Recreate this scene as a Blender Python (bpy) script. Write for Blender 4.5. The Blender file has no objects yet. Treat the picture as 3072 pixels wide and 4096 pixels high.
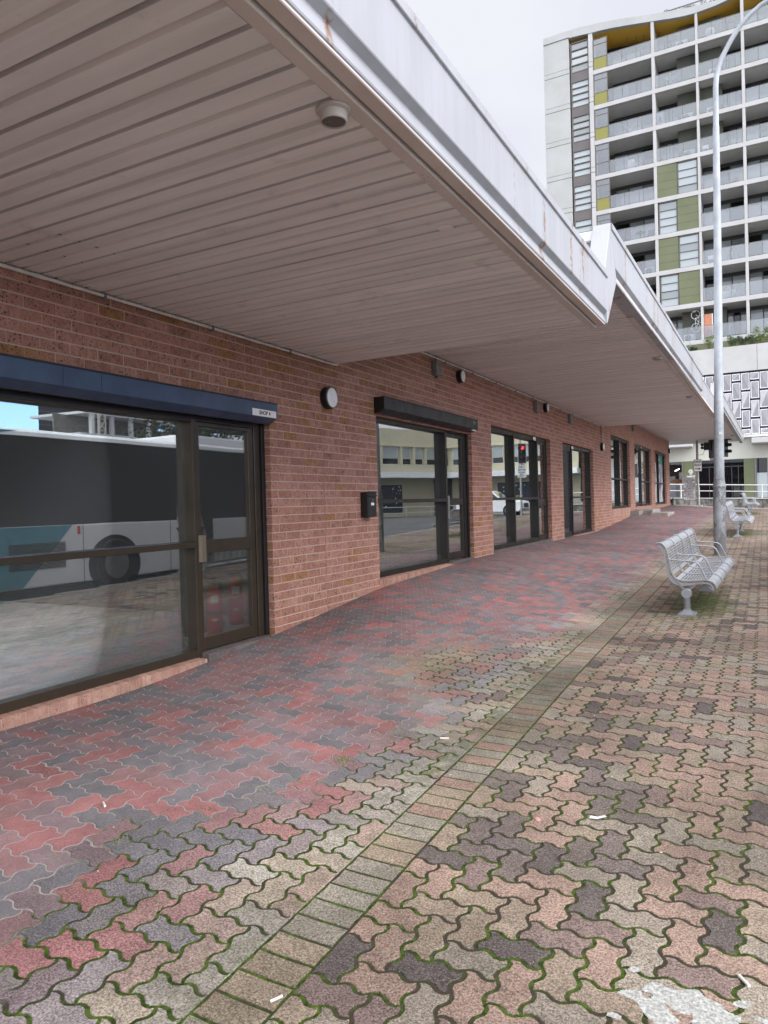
import bpy, bmesh, math, random
import numpy as np
from mathutils import Vector, Matrix

random.seed(7)
RNG = np.random.default_rng(11)
R = math.radians
S = bpy.context.scene
C = S.collection
H = 1.55                      # lifts the whole scene: lengths below are measured from the camera's own height

# ------------------------------------------------------------------ camera
CAMX = 4.3477
cam_d = bpy.data.cameras.new("camera")
cam_o = bpy.data.objects.new("camera", cam_d)
C.objects.link(cam_o)
cam_d.sensor_fit = 'HORIZONTAL'
cam_d.sensor_width = 36.0
cam_d.lens = 36.0 * 2869.5 / 3072.0
cam_d.clip_start = 0.05
cam_d.clip_end = 2000
_r = Vector((0.88257063, 0.46943033, -0.02653779))
_u = Vector((0.01809718, 0.02248406, 0.99958339))
_f = Vector((-0.46983144, 0.8826832, -0.01134841))
cam_o.matrix_world = Matrix(((_r.x, _u.x, -_f.x, CAMX), (_r.y, _u.y, -_f.y, 0),
                             (_r.z, _u.z, -_f.z, H), (0, 0, 0, 1)))
S.camera = cam_o

# ------------------------------------------------------------------ sky, sun, exposure
SUN_EL, SUN_AZ = R(40), R(104)        # azimuth measured clockwise from +Y
W = bpy.data.worlds.new("World")
S.world = W
W.use_nodes = True
wn, wl = W.node_tree.nodes, W.node_tree.links
wn.clear()
wo = wn.new('ShaderNodeOutputWorld')
bg = wn.new('ShaderNodeBackground'); bg.inputs[1].default_value = 0.10
sky = wn.new('ShaderNodeTexSky'); sky.sky_type = 'NISHITA'; sky.sun_disc = False
sky.sun_elevation = SUN_EL; sky.sun_rotation = SUN_AZ
tc = wn.new('ShaderNodeTexCoord')
sx = wn.new('ShaderNodeSeparateXYZ')
wl.new(tc.outputs['Generated'], sx.inputs[0])
nz = wn.new('ShaderNodeTexNoise'); nz.inputs['Scale'].default_value = 1.6; nz.inputs['Detail'].default_value = 5
nz.inputs['Roughness'].default_value = 0.5
mp = wn.new('ShaderNodeMapping'); mp.inputs['Scale'].default_value = (1, 1, 2.2)
wl.new(tc.outputs['Generated'], mp.inputs[0]); wl.new(mp.outputs[0], nz.inputs[0])
cr = wn.new('ShaderNodeValToRGB')
cr.color_ramp.elements[0].position = 0.36; cr.color_ramp.elements[0].color = (3.95, 4.08, 4.75, 1)
cr.color_ramp.elements[1].position = 0.62; cr.color_ramp.elements[1].color = (4.75, 4.85, 5.2, 1)
wl.new(nz.outputs[0], cr.inputs[0])
# thin overcast: the cloud is brightest round the hidden sun, out over the street
nrm = wn.new('ShaderNodeVectorMath'); nrm.operation = 'NORMALIZE'
wl.new(tc.outputs['Generated'], nrm.inputs[0])
lob = wn.new('ShaderNodeVectorMath'); lob.operation = 'DOT_PRODUCT'; lob.inputs[1].default_value = (0.74, -0.48, 0.47)
wl.new(nrm.outputs[0], lob.inputs[0])
gm = wn.new('ShaderNodeMapRange'); gm.inputs[1].default_value = 0.0; gm.inputs[2].default_value = 0.95
gm.inputs[3].default_value = 1.05; gm.inputs[4].default_value = 2.3; gm.interpolation_type = 'SMOOTHSTEP'
wl.new(lob.outputs['Value'], gm.inputs[0])
vm = wn.new('ShaderNodeVectorMath'); vm.operation = 'SCALE'
dk = wn.new('ShaderNodeVectorMath'); dk.operation = 'DOT_PRODUCT'; dk.inputs[1].default_value = (-0.19, 0.93, 0.32)
wl.new(nrm.outputs[0], dk.inputs[0])
dm = wn.new('ShaderNodeMapRange'); dm.interpolation_type = 'SMOOTHSTEP'; dm.inputs[1].default_value = 0.45; dm.inputs[2].default_value = 0.9
dm.inputs[3].default_value = 1.32; dm.inputs[4].default_value = 0.79      # heavier cloud beyond the tower
wl.new(dk.outputs['Value'], dm.inputs[0])
pm_ = wn.new('ShaderNodeMath'); pm_.operation = 'MULTIPLY'; wl.new(gm.outputs[0], pm_.inputs[0]); wl.new(dm.outputs[0], pm_.inputs[1])
wl.new(cr.outputs[0], vm.inputs[0]); wl.new(pm_.outputs[0], vm.inputs['Scale'])
# a gap in the cloud low over the street side shows blue
gd = wn.new('ShaderNodeVectorMath'); gd.operation = 'DOT_PRODUCT'
gd.inputs[1].default_value = (0.80, 0.58, 0.14)
wl.new(nrm.outputs[0], gd.inputs[0])
gr = wn.new('ShaderNodeMapRange'); gr.inputs[1].default_value = 0.965; gr.inputs[2].default_value = 0.992
gr.inputs[3].default_value = 0.0; gr.inputs[4].default_value = 0.95
wl.new(gd.outputs['Value'], gr.inputs[0])
mx = wn.new('ShaderNodeMix'); mx.data_type = 'RGBA'
sk2 = wn.new('ShaderNodeVectorMath'); sk2.operation = 'MULTIPLY'; sk2.inputs[1].default_value = (1.0, 1.42, 2.4)   # clear deep blue in the gap
wl.new(sky.outputs[0], sk2.inputs[0])
wl.new(gr.outputs[0], mx.inputs[0]); wl.new(vm.outputs[0], mx.inputs[6]); wl.new(sk2.outputs[0], mx.inputs[7])
wl.new(mx.outputs[2], bg.inputs[0]); wl.new(bg.outputs[0], wo.inputs[0])

sun_d = bpy.data.lights.new("sun", 'SUN'); sun_d.energy = 1.15; sun_d.angle = R(38); sun_d.color = (1.0, 0.95, 0.88)
sun_o = bpy.data.objects.new("sun", sun_d); C.objects.link(sun_o)
_sd = Vector((math.sin(SUN_AZ) * math.cos(SUN_EL), math.cos(SUN_AZ) * math.cos(SUN_EL), math.sin(SUN_EL)))
sun_o.rotation_euler = _sd.to_track_quat('Z', 'Y').to_euler()
sun_o.location = (20, -10, 40)
S.view_settings.view_transform = 'Standard'; S.view_settings.look = 'None'
S.view_settings.exposure = 1.15; S.view_settings.gamma = 1.0

# ------------------------------------------------------------------ mesh helpers
class MB:
    """collects shapes (lengths measured from the camera's height) and links them as one mesh"""
    def __init__(s): s.v = []; s.f = []; s.m = []; s.cur = 0
    def add(s, vs, fs):
        b = len(s.v); s.v += [tuple(map(float, p)) for p in vs]
        s.f += [tuple(b + i for i in f) for f in fs]; s.m += [s.cur] * len(fs); return s
    def box(s, x0, x1, y0, y1, z0, z1):
        vs = [(x, y, z) for z in (z0, z1) for y in (y0, y1) for x in (x0, x1)]
        return s.add(vs, [(0, 2, 3, 1), (4, 5, 7, 6), (0, 1, 5, 4), (2, 6, 7, 3), (0, 4, 6, 2), (1, 3, 7, 5)])
    def quad(s, a, b, c, d): return s.add([a, b, c, d], [(0, 1, 2, 3)])
    def prism(s, poly, axis, a0, a1):
        """poly: 2-D outline in the two remaining axes (order x,y,z), extruded along axis"""
        n = len(poly)
        def p(q, a):
            if axis == 'x': return (a, q[0], q[1])
            if axis == 'y': return (q[0], a, q[1])
            return (q[0], q[1], a)
        vs = [p(q, a0) for q in poly] + [p(q, a1) for q in poly]
        fs = [(i, (i + 1) % n, n + (i + 1) % n, n + i) for i in range(n)]
        return s.add(vs, fs + [tuple(range(n))[::-1], tuple(range(n, 2 * n))])
    def tube(s, pts, rad, n=10, cap=True):
        pts = [Vector(p) for p in pts]; k = len(pts)
        if not isinstance(rad, (list, tuple)): rad = [rad] * k
        b = len(s.v); up = None; vs = []
        for i in range(k):
            t = (pts[min(i + 1, k - 1)] - pts[max(i - 1, 0)]).normalized()
            if up is None: up = Vector((0, 0, 1)) if abs(t.z) < .9 else Vector((1, 0, 0))
            a = t.cross(up).normalized(); c = a.cross(t).normalized(); up = c
            for j in range(n):
                w = 2 * math.pi * j / n
                vs.append(pts[i] + (a * math.cos(w) + c * math.sin(w)) * rad[i])
        fs = [(i * n + j, i * n + (j + 1) % n, (i + 1) * n + (j + 1) % n, (i + 1) * n + j) for i in range(k - 1) for j in range(n)]
        if cap: fs += [tuple(range(n))[::-1], tuple(range((k - 1) * n, k * n))]
        return s.add(vs, fs)
    def lathe(s, prof, c, axis='z', n=24, close=False):
        """prof: (radius, along) pairs round an axis through c"""
        c = Vector(c); vs = []
        for r, h in prof:
            for j in range(n):
                w = 2 * math.pi * j / n; a, b = r * math.cos(w), r * math.sin(w)
                vs.append(c + Vector({'z': (a, b, h), 'x': (h, a, b), 'y': (a, h, b)}[axis]))
        k = len(prof)
        fs = [(i * n + j, i * n + (j + 1) % n, (i + 1) * n + (j + 1) % n, (i + 1) * n + j) for i in range(k - 1) for j in range(n)]
        if prof[0][0] > 1e-6: fs.append(tuple(range(n))[::-1])
        if prof[-1][0] > 1e-6: fs.append(tuple(range((k - 1) * n, k * n)))
        return s.add(vs, fs)
    def build(s, name, mat, parent=None, smooth=False, bevel=0, origin=None, seg=2):
        """links the mesh; under a parent its origin is the thing's own origin"""
        if parent is not None: o0 = Vector(parent['_o'])
        else: o0 = Vector(origin) if origin is not None else Vector((0, 0, 0))
        me = bpy.data.meshes.new(name)
        me.from_pydata([(v[0] - o0.x, v[1] - o0.y, v[2] - o0.z) for v in s.v], [], s.f)
        mats = mat if isinstance(mat, (list, tuple)) else [mat]
        for m in mats: me.materials.append(m)
        if len(mats) > 1: me.polygons.foreach_set('material_index', s.m)
        bm = bmesh.new(); bm.from_mesh(me); bmesh.ops.recalc_face_normals(bm, faces=bm.faces); bm.to_mesh(me); bm.free()
        if smooth:
            me.polygons.foreach_set('use_smooth', [True] * len(me.polygons))
            try: me.set_sharp_from_angle(angle=R(38))
            except Exception: pass
        o = bpy.data.objects.new(name, me); C.objects.link(o)
        o['_o'] = tuple(o0)
        if parent is not None: o.parent = parent
        else: o.location = (o0.x, o0.y, o0.z + H)
        if bevel:
            b = o.modifiers.new('bevel', 'BEVEL'); b.width = bevel; b.segments = seg; b.limit_method = 'ANGLE'; b.angle_limit = R(40)
        return o

def tag(o, label, cat, group=None, kind=None):
    o['label'] = label; o['category'] = cat
    if group: o['group'] = group
    if kind: o['kind'] = kind
    return o
def thing(name, loc, label, cat, group=None, rotz=0):
    o = bpy.data.objects.new(name, None); C.objects.link(o); o.empty_display_size = .2
    o['_o'] = tuple(loc); o.location = (loc[0], loc[1], loc[2] + H); o.rotation_euler = (0, 0, rotz)
    return tag(o, label, cat, group)
def structure(o): o['kind'] = 'structure'; return o
def copy_tree(o, parent=None):
    c = o.copy(); C.objects.link(c)
    if parent is not None: c.parent = parent
    for ch in list(o.children): copy_tree(ch, c)
    return c
def text_verts(body, size, align='CENTER', bold=0.0, spacing=1.0):
    cu = bpy.data.curves.new('t', 'FONT'); cu.body = body; cu.size = size; cu.align_x = align; cu.align_y = 'CENTER'
    cu.offset = bold; cu.space_line = spacing; cu.extrude = 0.0015; cu.resolution_u = 3
    o = bpy.data.objects.new('t', cu); C.objects.link(o)
    dg = bpy.context.evaluated_depsgraph_get(); dg.update()
    me = bpy.data.meshes.new_from_object(o.evaluated_get(dg))
    vs = [tuple(v.co) for v in me.vertices]; fs = [tuple(p.vertices) for p in me.polygons]
    bpy.data.objects.remove(o); bpy.data.curves.remove(cu); bpy.data.meshes.remove(me)
    return vs, fs
def put_text(mb, body, size, at, right, up, align='CENTER', bold=0.0, spacing=1.0, sx=1.0):
    vs, fs = text_verts(body, size, align, bold, spacing)
    at, r, u = Vector(at), Vector(right).normalized(), Vector(up).normalized(); n = r.cross(u)
    return mb.add([at + r * v[0] * sx + u * v[1] + n * v[2] for v in vs], fs)

# ------------------------------------------------------------------ material helpers
class G:
    """short hand for building a node tree"""
    def __init__(s, name):
        s.m = bpy.data.materials.new(name); s.m.use_nodes = True
        s.n = s.m.node_tree.nodes; s.l = s.m.node_tree.links; s.n.clear()
        s.out = s.n.new('ShaderNodeOutputMaterial')
        s.b = s.n.new('ShaderNodeBsdfPrincipled'); s.l.new(s.b.outputs[0], s.out.inputs[0])
        s.tc = s.n.new('ShaderNodeTexCoord')
    def set(s, sock, v):
        if isinstance(v, bpy.types.NodeSocket): s.l.new(v, sock)
        elif v is not None:
            if isinstance(v, (tuple, list)) and len(v) == 3 and sock.type == 'RGBA': v = (*v, 1)
            sock.default_value = v
    def math(s, op, a, b=0.0, c=None):
        n = s.n.new('ShaderNodeMath'); n.operation = op; s.set(n.inputs[0], a); s.set(n.inputs[1], b)
        if c is not None: s.set(n.inputs[2], c)
        return n.outputs[0]
    def mix(s, f, a, b, mode='MIX'):
        n = s.n.new('ShaderNodeMix'); n.data_type = 'RGBA'; n.blend_type = mode
        s.set(n.inputs[0], f); s.set(n.inputs[6], a); s.set(n.inputs[7], b); return n.outputs[2]
    def noise(s, scale, detail=3, rough=.55, vec=None, out=0):
        n = s.n.new('ShaderNodeTexNoise'); n.inputs['Scale'].default_value = scale; n.inputs['Detail'].default_value = detail
        n.inputs['Roughness'].default_value = rough; s.l.new(vec or s.tc.outputs['Object'], n.inputs[0]); return n.outputs[out]
    def voro(s, scale, vec=None, out='Distance', feature='F1'):
        n = s.n.new('ShaderNodeTexVoronoi'); n.feature = feature; n.inputs['Scale'].default_value = scale
        s.l.new(vec or s.tc.outputs['Object'], n.inputs[0]); return n.outputs[out]
    def ramp(s, v, lo, hi, a=0.0, b=1.0):
        n = s.n.new('ShaderNodeMapRange'); n.interpolation_type = 'SMOOTHSTEP'
        s.set(n.inputs[0], v); s.set(n.inputs[1], lo); s.set(n.inputs[2], hi); s.set(n.inputs[3], a); s.set(n.inputs[4], b); return n.outputs[0]
    def vec(s, x, y, z):
        n = s.n.new('ShaderNodeCombineXYZ'); s.set(n.inputs[0], x); s.set(n.inputs[1], y); s.set(n.inputs[2], z); return n.outputs[0]
    def sep(s, v):
        n = s.n.new('ShaderNodeSeparateXYZ'); s.l.new(v, n.inputs[0]); return n.outputs
    def map(s, scale, loc=(0, 0, 0), vec=None):
        n = s.n.new('ShaderNodeMapping'); n.inputs['Scale'].default_value = scale; n.inputs['Location'].default_value = loc
        s.l.new(vec or s.tc.outputs['Object'], n.inputs[0]); return n.outputs[0]
    def attr(s, name, out='Fac'):
        n = s.n.new('ShaderNodeAttribute'); n.attribute_name = name; return n.outputs[out]
    def wnoise(s, v, out='Value'):
        n = s.n.new('ShaderNodeTexWhiteNoise'); s.l.new(v, n.inputs['Vector']); return n.outputs[out]
    def bump(s, h, strength=.3, dist=.01):
        n = s.n.new('ShaderNodeBump'); n.inputs['Strength'].default_value = strength; n.inputs['Distance'].default_value = dist
        s.l.new(h, n.inputs['Height']); s.l.new(n.outputs[0], s.b.inputs['Normal']); return n.outputs[0]
    def fin(s, col, rough=.6, metal=0.0, spec=None):
        s.set(s.b.inputs['Base Color'], col); s.set(s.b.inputs['Roughness'], rough); s.set(s.b.inputs['Metallic'], metal)
        if spec is not None: s.b.inputs['Specular IOR Level'].default_value = spec
        return s.m

def plain(name, col, rough=.55, metal=0.0, grime=.18, gscale=3.0, bump=0.0, bscale=60, fine=.0):
    """painted or raw surface with soft uneven wear"""
    g = G(name)
    n1 = g.noise(gscale, 5, .6)
    k = g.ramp(n1, .3, .7, 1 - grime, 1.0)
    c = g.mix(1.0, col, g.vec(k, k, k), 'MULTIPLY')
    if fine:
        n2 = g.noise(bscale, 2, .6); k2 = g.ramp(n2, .3, .7, 1 - fine, 1 + fine * .3)
        c = g.mix(1.0, c, g.vec(k2, k2, k2), 'MULTIPLY')
    if bump: g.bump(g.noise(bscale, 3, .6), bump, .004)
    r = g.ramp(n1, .3, .7, min(1, rough + .1), max(.03, rough - .05))
    return g.fin(c, r, metal)

def streaked(name, col, rough=.5, rust=0.0, dirt=.25, rz=0.0):
    """white painted sheet with vertical rain streaks and a few rust runs"""
    g = G(name)
    v = g.map((9, 9, .7)); n1 = g.noise(1.0, 4, .6, v)
    n2 = g.noise(1.1, 4, .6)
    k = g.ramp(g.math('MULTIPLY', n1, n2), .16, .34, 1 - dirt, 1.0)
    c = g.mix(1.0, col, g.vec(k, g.math('POWER', k, 1.04), g.math('POWER', k, 1.12)), 'MULTIPLY')
    if rust:
        vr = g.map((5.5, 5.5, .35)); nr = g.noise(1.0, 2, .5, vr); nf = g.noise(26, 2, .6)
        m = g.math('MULTIPLY', g.ramp(nr, .60, .66), g.ramp(nf, .40, .60))
        c = g.mix(g.math('MULTIPLY', m, rust), c, (.24, .12, .06))
        sp = g.voro(7); m2 = g.math('MULTIPLY', g.ramp(sp, .055, .03), g.ramp(g.noise(2.3, 2), .5, .6))
        c = g.mix(g.math('MULTIPLY', m2, .85), c, (.10, .06, .05))
    g.bump(g.noise(14, 3, .5), .08, .004)
    return g.fin(c, rough)

def glass_mat(name, tint=(.72, .76, .76), gain=1.9, wobble=.03, ior=1.5, rough=0.0, base=None, base_f=0.0, film=0.0):
    g = G(name); n = g.n
    fr = n.new('ShaderNodeFresnel'); fr.inputs[0].default_value = ior
    k = g.math('MINIMUM', g.math('ADD', g.math('MULTIPLY', fr.outputs[0], gain), film), .92)
    tr = n.new('ShaderNodeBsdfTransparent'); tr.inputs[0].default_value = (*tint, 1)
    gl = n.new('ShaderNodeBsdfGlossy'); gl.inputs['Roughness'].default_value = rough; gl.inputs['Color'].default_value = (.93, .96, .95, 1)
    if wobble:
        bp = n.new('ShaderNodeBump'); bp.inputs['Strength'].default_value = wobble; bp.inputs['Distance'].default_value = .02
        g.l.new(g.noise(1.5, 1, .5), bp.inputs['Height']); g.l.new(bp.outputs[0], gl.inputs['Normal'])
    body = tr.outputs[0]
    if base is not None:
        df = n.new('ShaderNodeBsdfDiffuse'); df.inputs[0].default_value = (*base, 1)
        mb = n.new('ShaderNodeMixShader'); mb.inputs[0].default_value = base_f
        g.l.new(tr.outputs[0], mb.inputs[1]); g.l.new(df.outputs[0], mb.inputs[2]); body = mb.outputs[0]
    ms = n.new('ShaderNodeMixShader'); g.l.new(k, ms.inputs[0]); g.l.new(body, ms.inputs[1]); g.l.new(gl.outputs[0], ms.inputs[2])
    n.remove(g.b); g.l.new(ms.outputs[0], g.out.inputs[0])
    return g.m

def brick_mat(name, z0, soldier=False):
    """running-bond clay bricks with iron spots; u runs along the wall, whichever way it faces"""
    g = G(name); p = g.sep(g.tc.outputs['Object'])
    geo = g.n.new('ShaderNodeNewGeometry'); nn = g.sep(geo.outputs['Normal'])
    facing_y = g.math('GREATER_THAN', g.math('ABSOLUTE', nn[1]), .6)
    u = g.math('ADD', g.math('MULTIPLY', p[1], g.math('SUBTRACT', 1, facing_y)), g.math('MULTIPLY', g.math('ADD', p[0], .06), facing_y))
    v = g.math('SUBTRACT', p[2], z0)
    RH, BW = .0858, .2415
    vr = g.math('DIVIDE', v, RH); row = g.math('FLOOR', vr); fv = g.math('SUBTRACT', vr, row)
    half = g.math('MULTIPLY', g.math('MODULO', g.math('ADD', row, 400), 2.0), .5)
    jit = g.math('MULTIPLY', g.wnoise(g.vec(row, 3.3, 1.7)), .10)
    ur = g.math('ADD', g.math('ADD', g.math('DIVIDE', u, BW), half), jit); colm = g.math('FLOOR', ur); fu = g.math('SUBTRACT', ur, colm)
    wob = g.math('MULTIPLY', g.math('SUBTRACT', g.noise(9, 2), .5), .05)
    dv = g.math('ADD', g.math('MULTIPLY', g.math('MINIMUM', fv, g.math('SUBTRACT', 1, fv)), RH), g.math('MULTIPLY', wob, .06))
    du = g.math('ADD', g.math('MULTIPLY', g.math('MINIMUM', fu, g.math('SUBTRACT', 1, fu)), BW), g.math('MULTIPLY', wob, .06))
    bed = g.ramp(dv, .0064, .0040); per = g.ramp(du, .0050, .0030)
    bid = g.vec(colm, row, 5.0)
    h1 = g.wnoise(bid); h2 = g.wnoise(g.vec(row, colm, 9.0))
    base = g.mix(h1, (.312, .154, .115), (.418, .224, .172))
    brown = g.ramp(g.math('ADD', h2, g.math('MULTIPLY', g.noise(.55, 2), .5)), 1.13, 1.22)
    base = g.mix(g.math('MULTIPLY', brown, .75), base, (.31, .155, .06))
    # brick-sized soft mottling and iron spots
    n3 = g.noise(16, 4, .65); kk = g.ramp(n3, .3, .7, .80, 1.12); base = g.mix(1.0, base, g.vec(kk, kk, kk), 'MULTIPLY')
    spn = g.noise(62, 2, .6); sp2 = g.voro(36)
    spot = g.math('MAXIMUM', g.ramp(spn, .60, .65), g.math('MULTIPLY', g.ramp(sp2, .34, .22), g.ramp(g.noise(9, 2), .46, .56)))
    base = g.mix(g.math('MULTIPLY', spot, .80), base, (.055, .030, .026))
    ncol = g.noise(30, 3, .6)
    mort = g.mix(ncol, (.41, .29, .235), (.55, .405, .335))
    pcol = g.mix(g.ramp(g.wnoise(g.vec(colm, row, 2.0)), .45, .75), mort, (.20, .115, .09))
    c = g.mix(per, base, pcol); c = g.mix(bed, c, mort)
    hgt = g.math('SUBTRACT', g.math('ADD', g.math('MULTIPLY', n3, .25), g.math('MULTIPLY', spot, -.35)), g.math('MULTIPLY', g.math('MAXIMUM', bed, per), .7))
    g.bump(hgt, .55, .005)
    return g.fin(c, .86, 0, .3)

# ------------------------------------------------------------------ materials
BZ = -1.4                                             # building base, its own z zero
M_brick = brick_mat('brick_wall', -1.204 - BZ)
M_glass = glass_mat('shop_glass', (.93, .95, .95), 1.5, .022, base=(.40, .41, .41), base_f=.035, film=.235)
M_glass_door = glass_mat('near_door_glass', (.95, .96, .96), 1.5, .022, base=(.40, .41, .41), base_f=.03, film=.06)
M_bronze = plain('bronze_anodised', (.062, .048, .033), .42, .5, .25, 4, .02)
M_bronze_d = plain('dark_bronze', (.024, .020, .017), .42, .3, .25, 4)
M_black = plain('black_powdercoat', (.012, .012, .014), .42, 0, .2, 6)
M_black_sky = plain('black_powdercoat_sky', (.040, .068, .125), .38, 0, .22, 5)  # black powdercoat with the blue sky reflection put into its colour
M_fascia = streaked('white_fascia', (.375, .385, .405), .45, .95, .10)
M_white = plain('white_paint', (.76, .77, .79), .4, 0, .1, 3)
M_whitegrey = plain('pale_render', (.45, .46, .44), .7, 0, .10, .6)
M_lamp_glass = plain('opal_lens', (.88, .90, .92), .22, 0, .03)
M_greybox = plain('grey_plastic', (.20, .20, .19), .5, 0, .25, 8)
M_pvc = plain('white_pvc', (.78, .76, .72), .45, 0, .25, 7)
M_bench = plain('bench_silver_paint', (.39, .405, .43), .38, .25, .16, 6)
M_conc = plain('concrete', (.30, .29, .27), .85, 0, .35, 2.5, .35, 60, .2)
M_red = plain('red_enamel', (.62, .02, .04), .3, 0, .15)
M_rubber = plain('black_rubber', (.015, .015, .015), .7)
M_label = plain('white_label', (.78, .78, .76), .5, 0, .06)
M_ink = plain('black_ink', (.012, .012, .012), .6)
M_green = plain('olive_cladding', (.150, .165, .085), .6, 0, .10, .5)
M_green_d = plain('dark_olive_wall', (.085, .090, .068), .7, 0, .1, .5)
M_ochre = plain('ochre_soffit', (.86, .50, .06), .6, 0, .08, .5)
M_taupe = plain('taupe_frame', (.140, .122, .114), .5, 0, .1, 1)
M_dkframe = plain('charcoal_frame', (.045, .043, .042), .45, 0, .1, 1)
M_slab = plain('pale_slab', (.51, .505, .49), .7, 0, .10, .8)
M_soffit_g = plain('grey_slab_soffit', (.62, .605, .575), .8, 0, .10, .8)
M_wingl = glass_mat('tower_window_glass', (.35, .37, .38), 1.8, 0, base=(.50, .55, .55), base_f=.45)
M_winfrost = glass_mat('tower_frosted_glass', (.2, .2, .2), 1.3, 0, base=(.42, .47, .475), base_f=.9)
M_bal = glass_mat('balustrade_glass', (.78, .80, .82), 2.0, 0, base=(.50, .52, .56), base_f=.13)
M_yelgl = glass_mat('yellow_glass', (.70, .62, .08), 1.2, 0, base=(.36, .335, .05), base_f=.6)
M_dkglass = glass_mat('dark_glass', (.03, .03, .035), 1.1, 0.0)
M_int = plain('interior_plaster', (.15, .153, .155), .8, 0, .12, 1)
M_int_d = plain('interior_dark_wall', (.10, .10, .10), .8, 0, .12, 1)
M_leaf = plain('leaf', (.085, .145, .030), .55, 0, .5, 4)
M_leaf_y = plain('young_leaf', (.16, .23, .05), .55, 0, .4, 4)
M_leaf_d = plain('dark_leaf', (.035, .065, .018), .6, 0, .5, 2)
M_stem = plain('stem', (.12, .09, .06), .8)
M_cream = plain('cream_render', (.62, .58, .42), .8, 0, .14, .4)
M_asph = plain('asphalt', (.085, .085, .085), .9, 0, .25, .5, .4, 90, .25)
M_teal = plain('bus_teal', (.075, .30, .38), .3)
M_busw = plain('bus_white', (.86, .87, .88), .3, 0, .08)
M_busgl = plain('bus_glass', (.03, .033, .035), .12)
M_tyre = plain('tyre', (.02, .02, .02), .8)
M_skin = plain('skin', (.45, .27, .20), .5)
M_shirt = plain('dark_shirt', (.03, .035, .045), .8)
M_trous = plain('dark_trousers', (.035, .035, .045), .8)
M_orange = plain('orange_board', (.62, .25, .13), .5)
M_sign = plain('sign_white', (.86, .86, .83), .45, 0, .06)
M_gravelroof = plain('roughcast', (.42, .40, .37), .9, 0, .5, 40, .8, 90)
M_rail = plain('cream_rail', (.72, .70, .64), .45, 0, .12, 3)
M_butt = plain('butt_paper', (.72, .66, .55), .7)
M_thr = plain('threshold_pavers', (.15, .125, .12), .9, 0, .35, 6, .4, 60, .2)

def soffit_mat():
    g = G('soffit_boards'); p = g.sep(g.tc.outputs['Object'])
    v = g.map((.55, 5, 1)); n1 = g.noise(1.0, 4, .6, v); n2 = g.noise(.9, 4, .6)
    bid = g.math('FLOOR', g.math('DIVIDE', p[1], .128)); h = g.wnoise(g.vec(bid, 1, 2))
    c = g.mix(g.ramp(n2, .35, .65), (.81, .765, .74), (.84, .795, .765))
    k = g.math('MULTIPLY', g.ramp(n1, .28, .7, .86, 1.03), g.math('ADD', .92, g.math('MULTIPLY', h, .10)))
    c = g.mix(1.0, c, g.vec(k, k, k), 'MULTIPLY')
    c = g.mix(g.math('MULTIPLY', g.ramp(g.noise(22, 3, .6), .66, .74), .35), c, (.62, .58, .54))
    d = g.ramp(g.noise(3.5, 4, .65), .60, .75); c = g.mix(g.math('MULTIPLY', d, .25), c, (.16, .12, .10))
    g.bump(n2, .05, .01)
    return g.fin(c, .42)
M_soffit = soffit_mat()

def trim_mat():
    g = G('soffit_trim'); n = g.noise(1.4, 4, .6); c = g.mix(g.ramp(n, .3, .7), (.60, .52, .475), (.67, .595, .55))
    r = g.math('MULTIPLY', g.ramp(g.noise(1.3, 2), .56, .64), g.ramp(g.noise(85, 3, .7), .54, .62))
    c = g.mix(g.math('MULTIPLY', r, .45), c, (.15, .065, .03))
    return g.fin(c, .5)
M_trim = trim_mat()

def galv_mat():
    g = G('galvanised_steel'); n = g.noise(3.0, 5, .65); vo = g.voro(42, out='Color'); s = g.sep(vo)
    pz = g.sep(g.tc.outputs['Object'])[2]
    n2 = g.noise(1.0, 4, .65, g.map((5, 5, 1.6)))
    c = g.mix(g.ramp(n, .3, .7), (.30, .32, .335), (.44, .46, .485))
    k = g.math('ADD', .88, g.math('MULTIPLY', s[0], .2)); c = g.mix(1.0, c, g.vec(k, k, k), 'MULTIPLY')
    low = g.ramp(pz, 1.9, 1.2); worn = g.math('MULTIPLY', low, g.ramp(n2, .46, .50))
    c = g.mix(g.math('MULTIPLY', worn, .8), c, (.17, .175, .175))
    g.bump(n, .06, .004)
    return g.fin(c, .55, .12)
M_galv = galv_mat()

def floor_mat():
    g = G('shop_concrete_floor'); v = g.map((1.2, .5, 1)); n1 = g.noise(2.2, 6, .65, v); n2 = g.noise(7, 5, .7, v)
    c = g.mix(g.ramp(n1, .3, .7), (.46, .475, .465), (.66, .68, .665)); k = g.ramp(n2, .3, .7, .75, 1.1)
    return g.fin(g.mix(1.0, c, g.vec(k, k, k), 'MULTIPLY'), .6)
M_int_fl = floor_mat()

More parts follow.
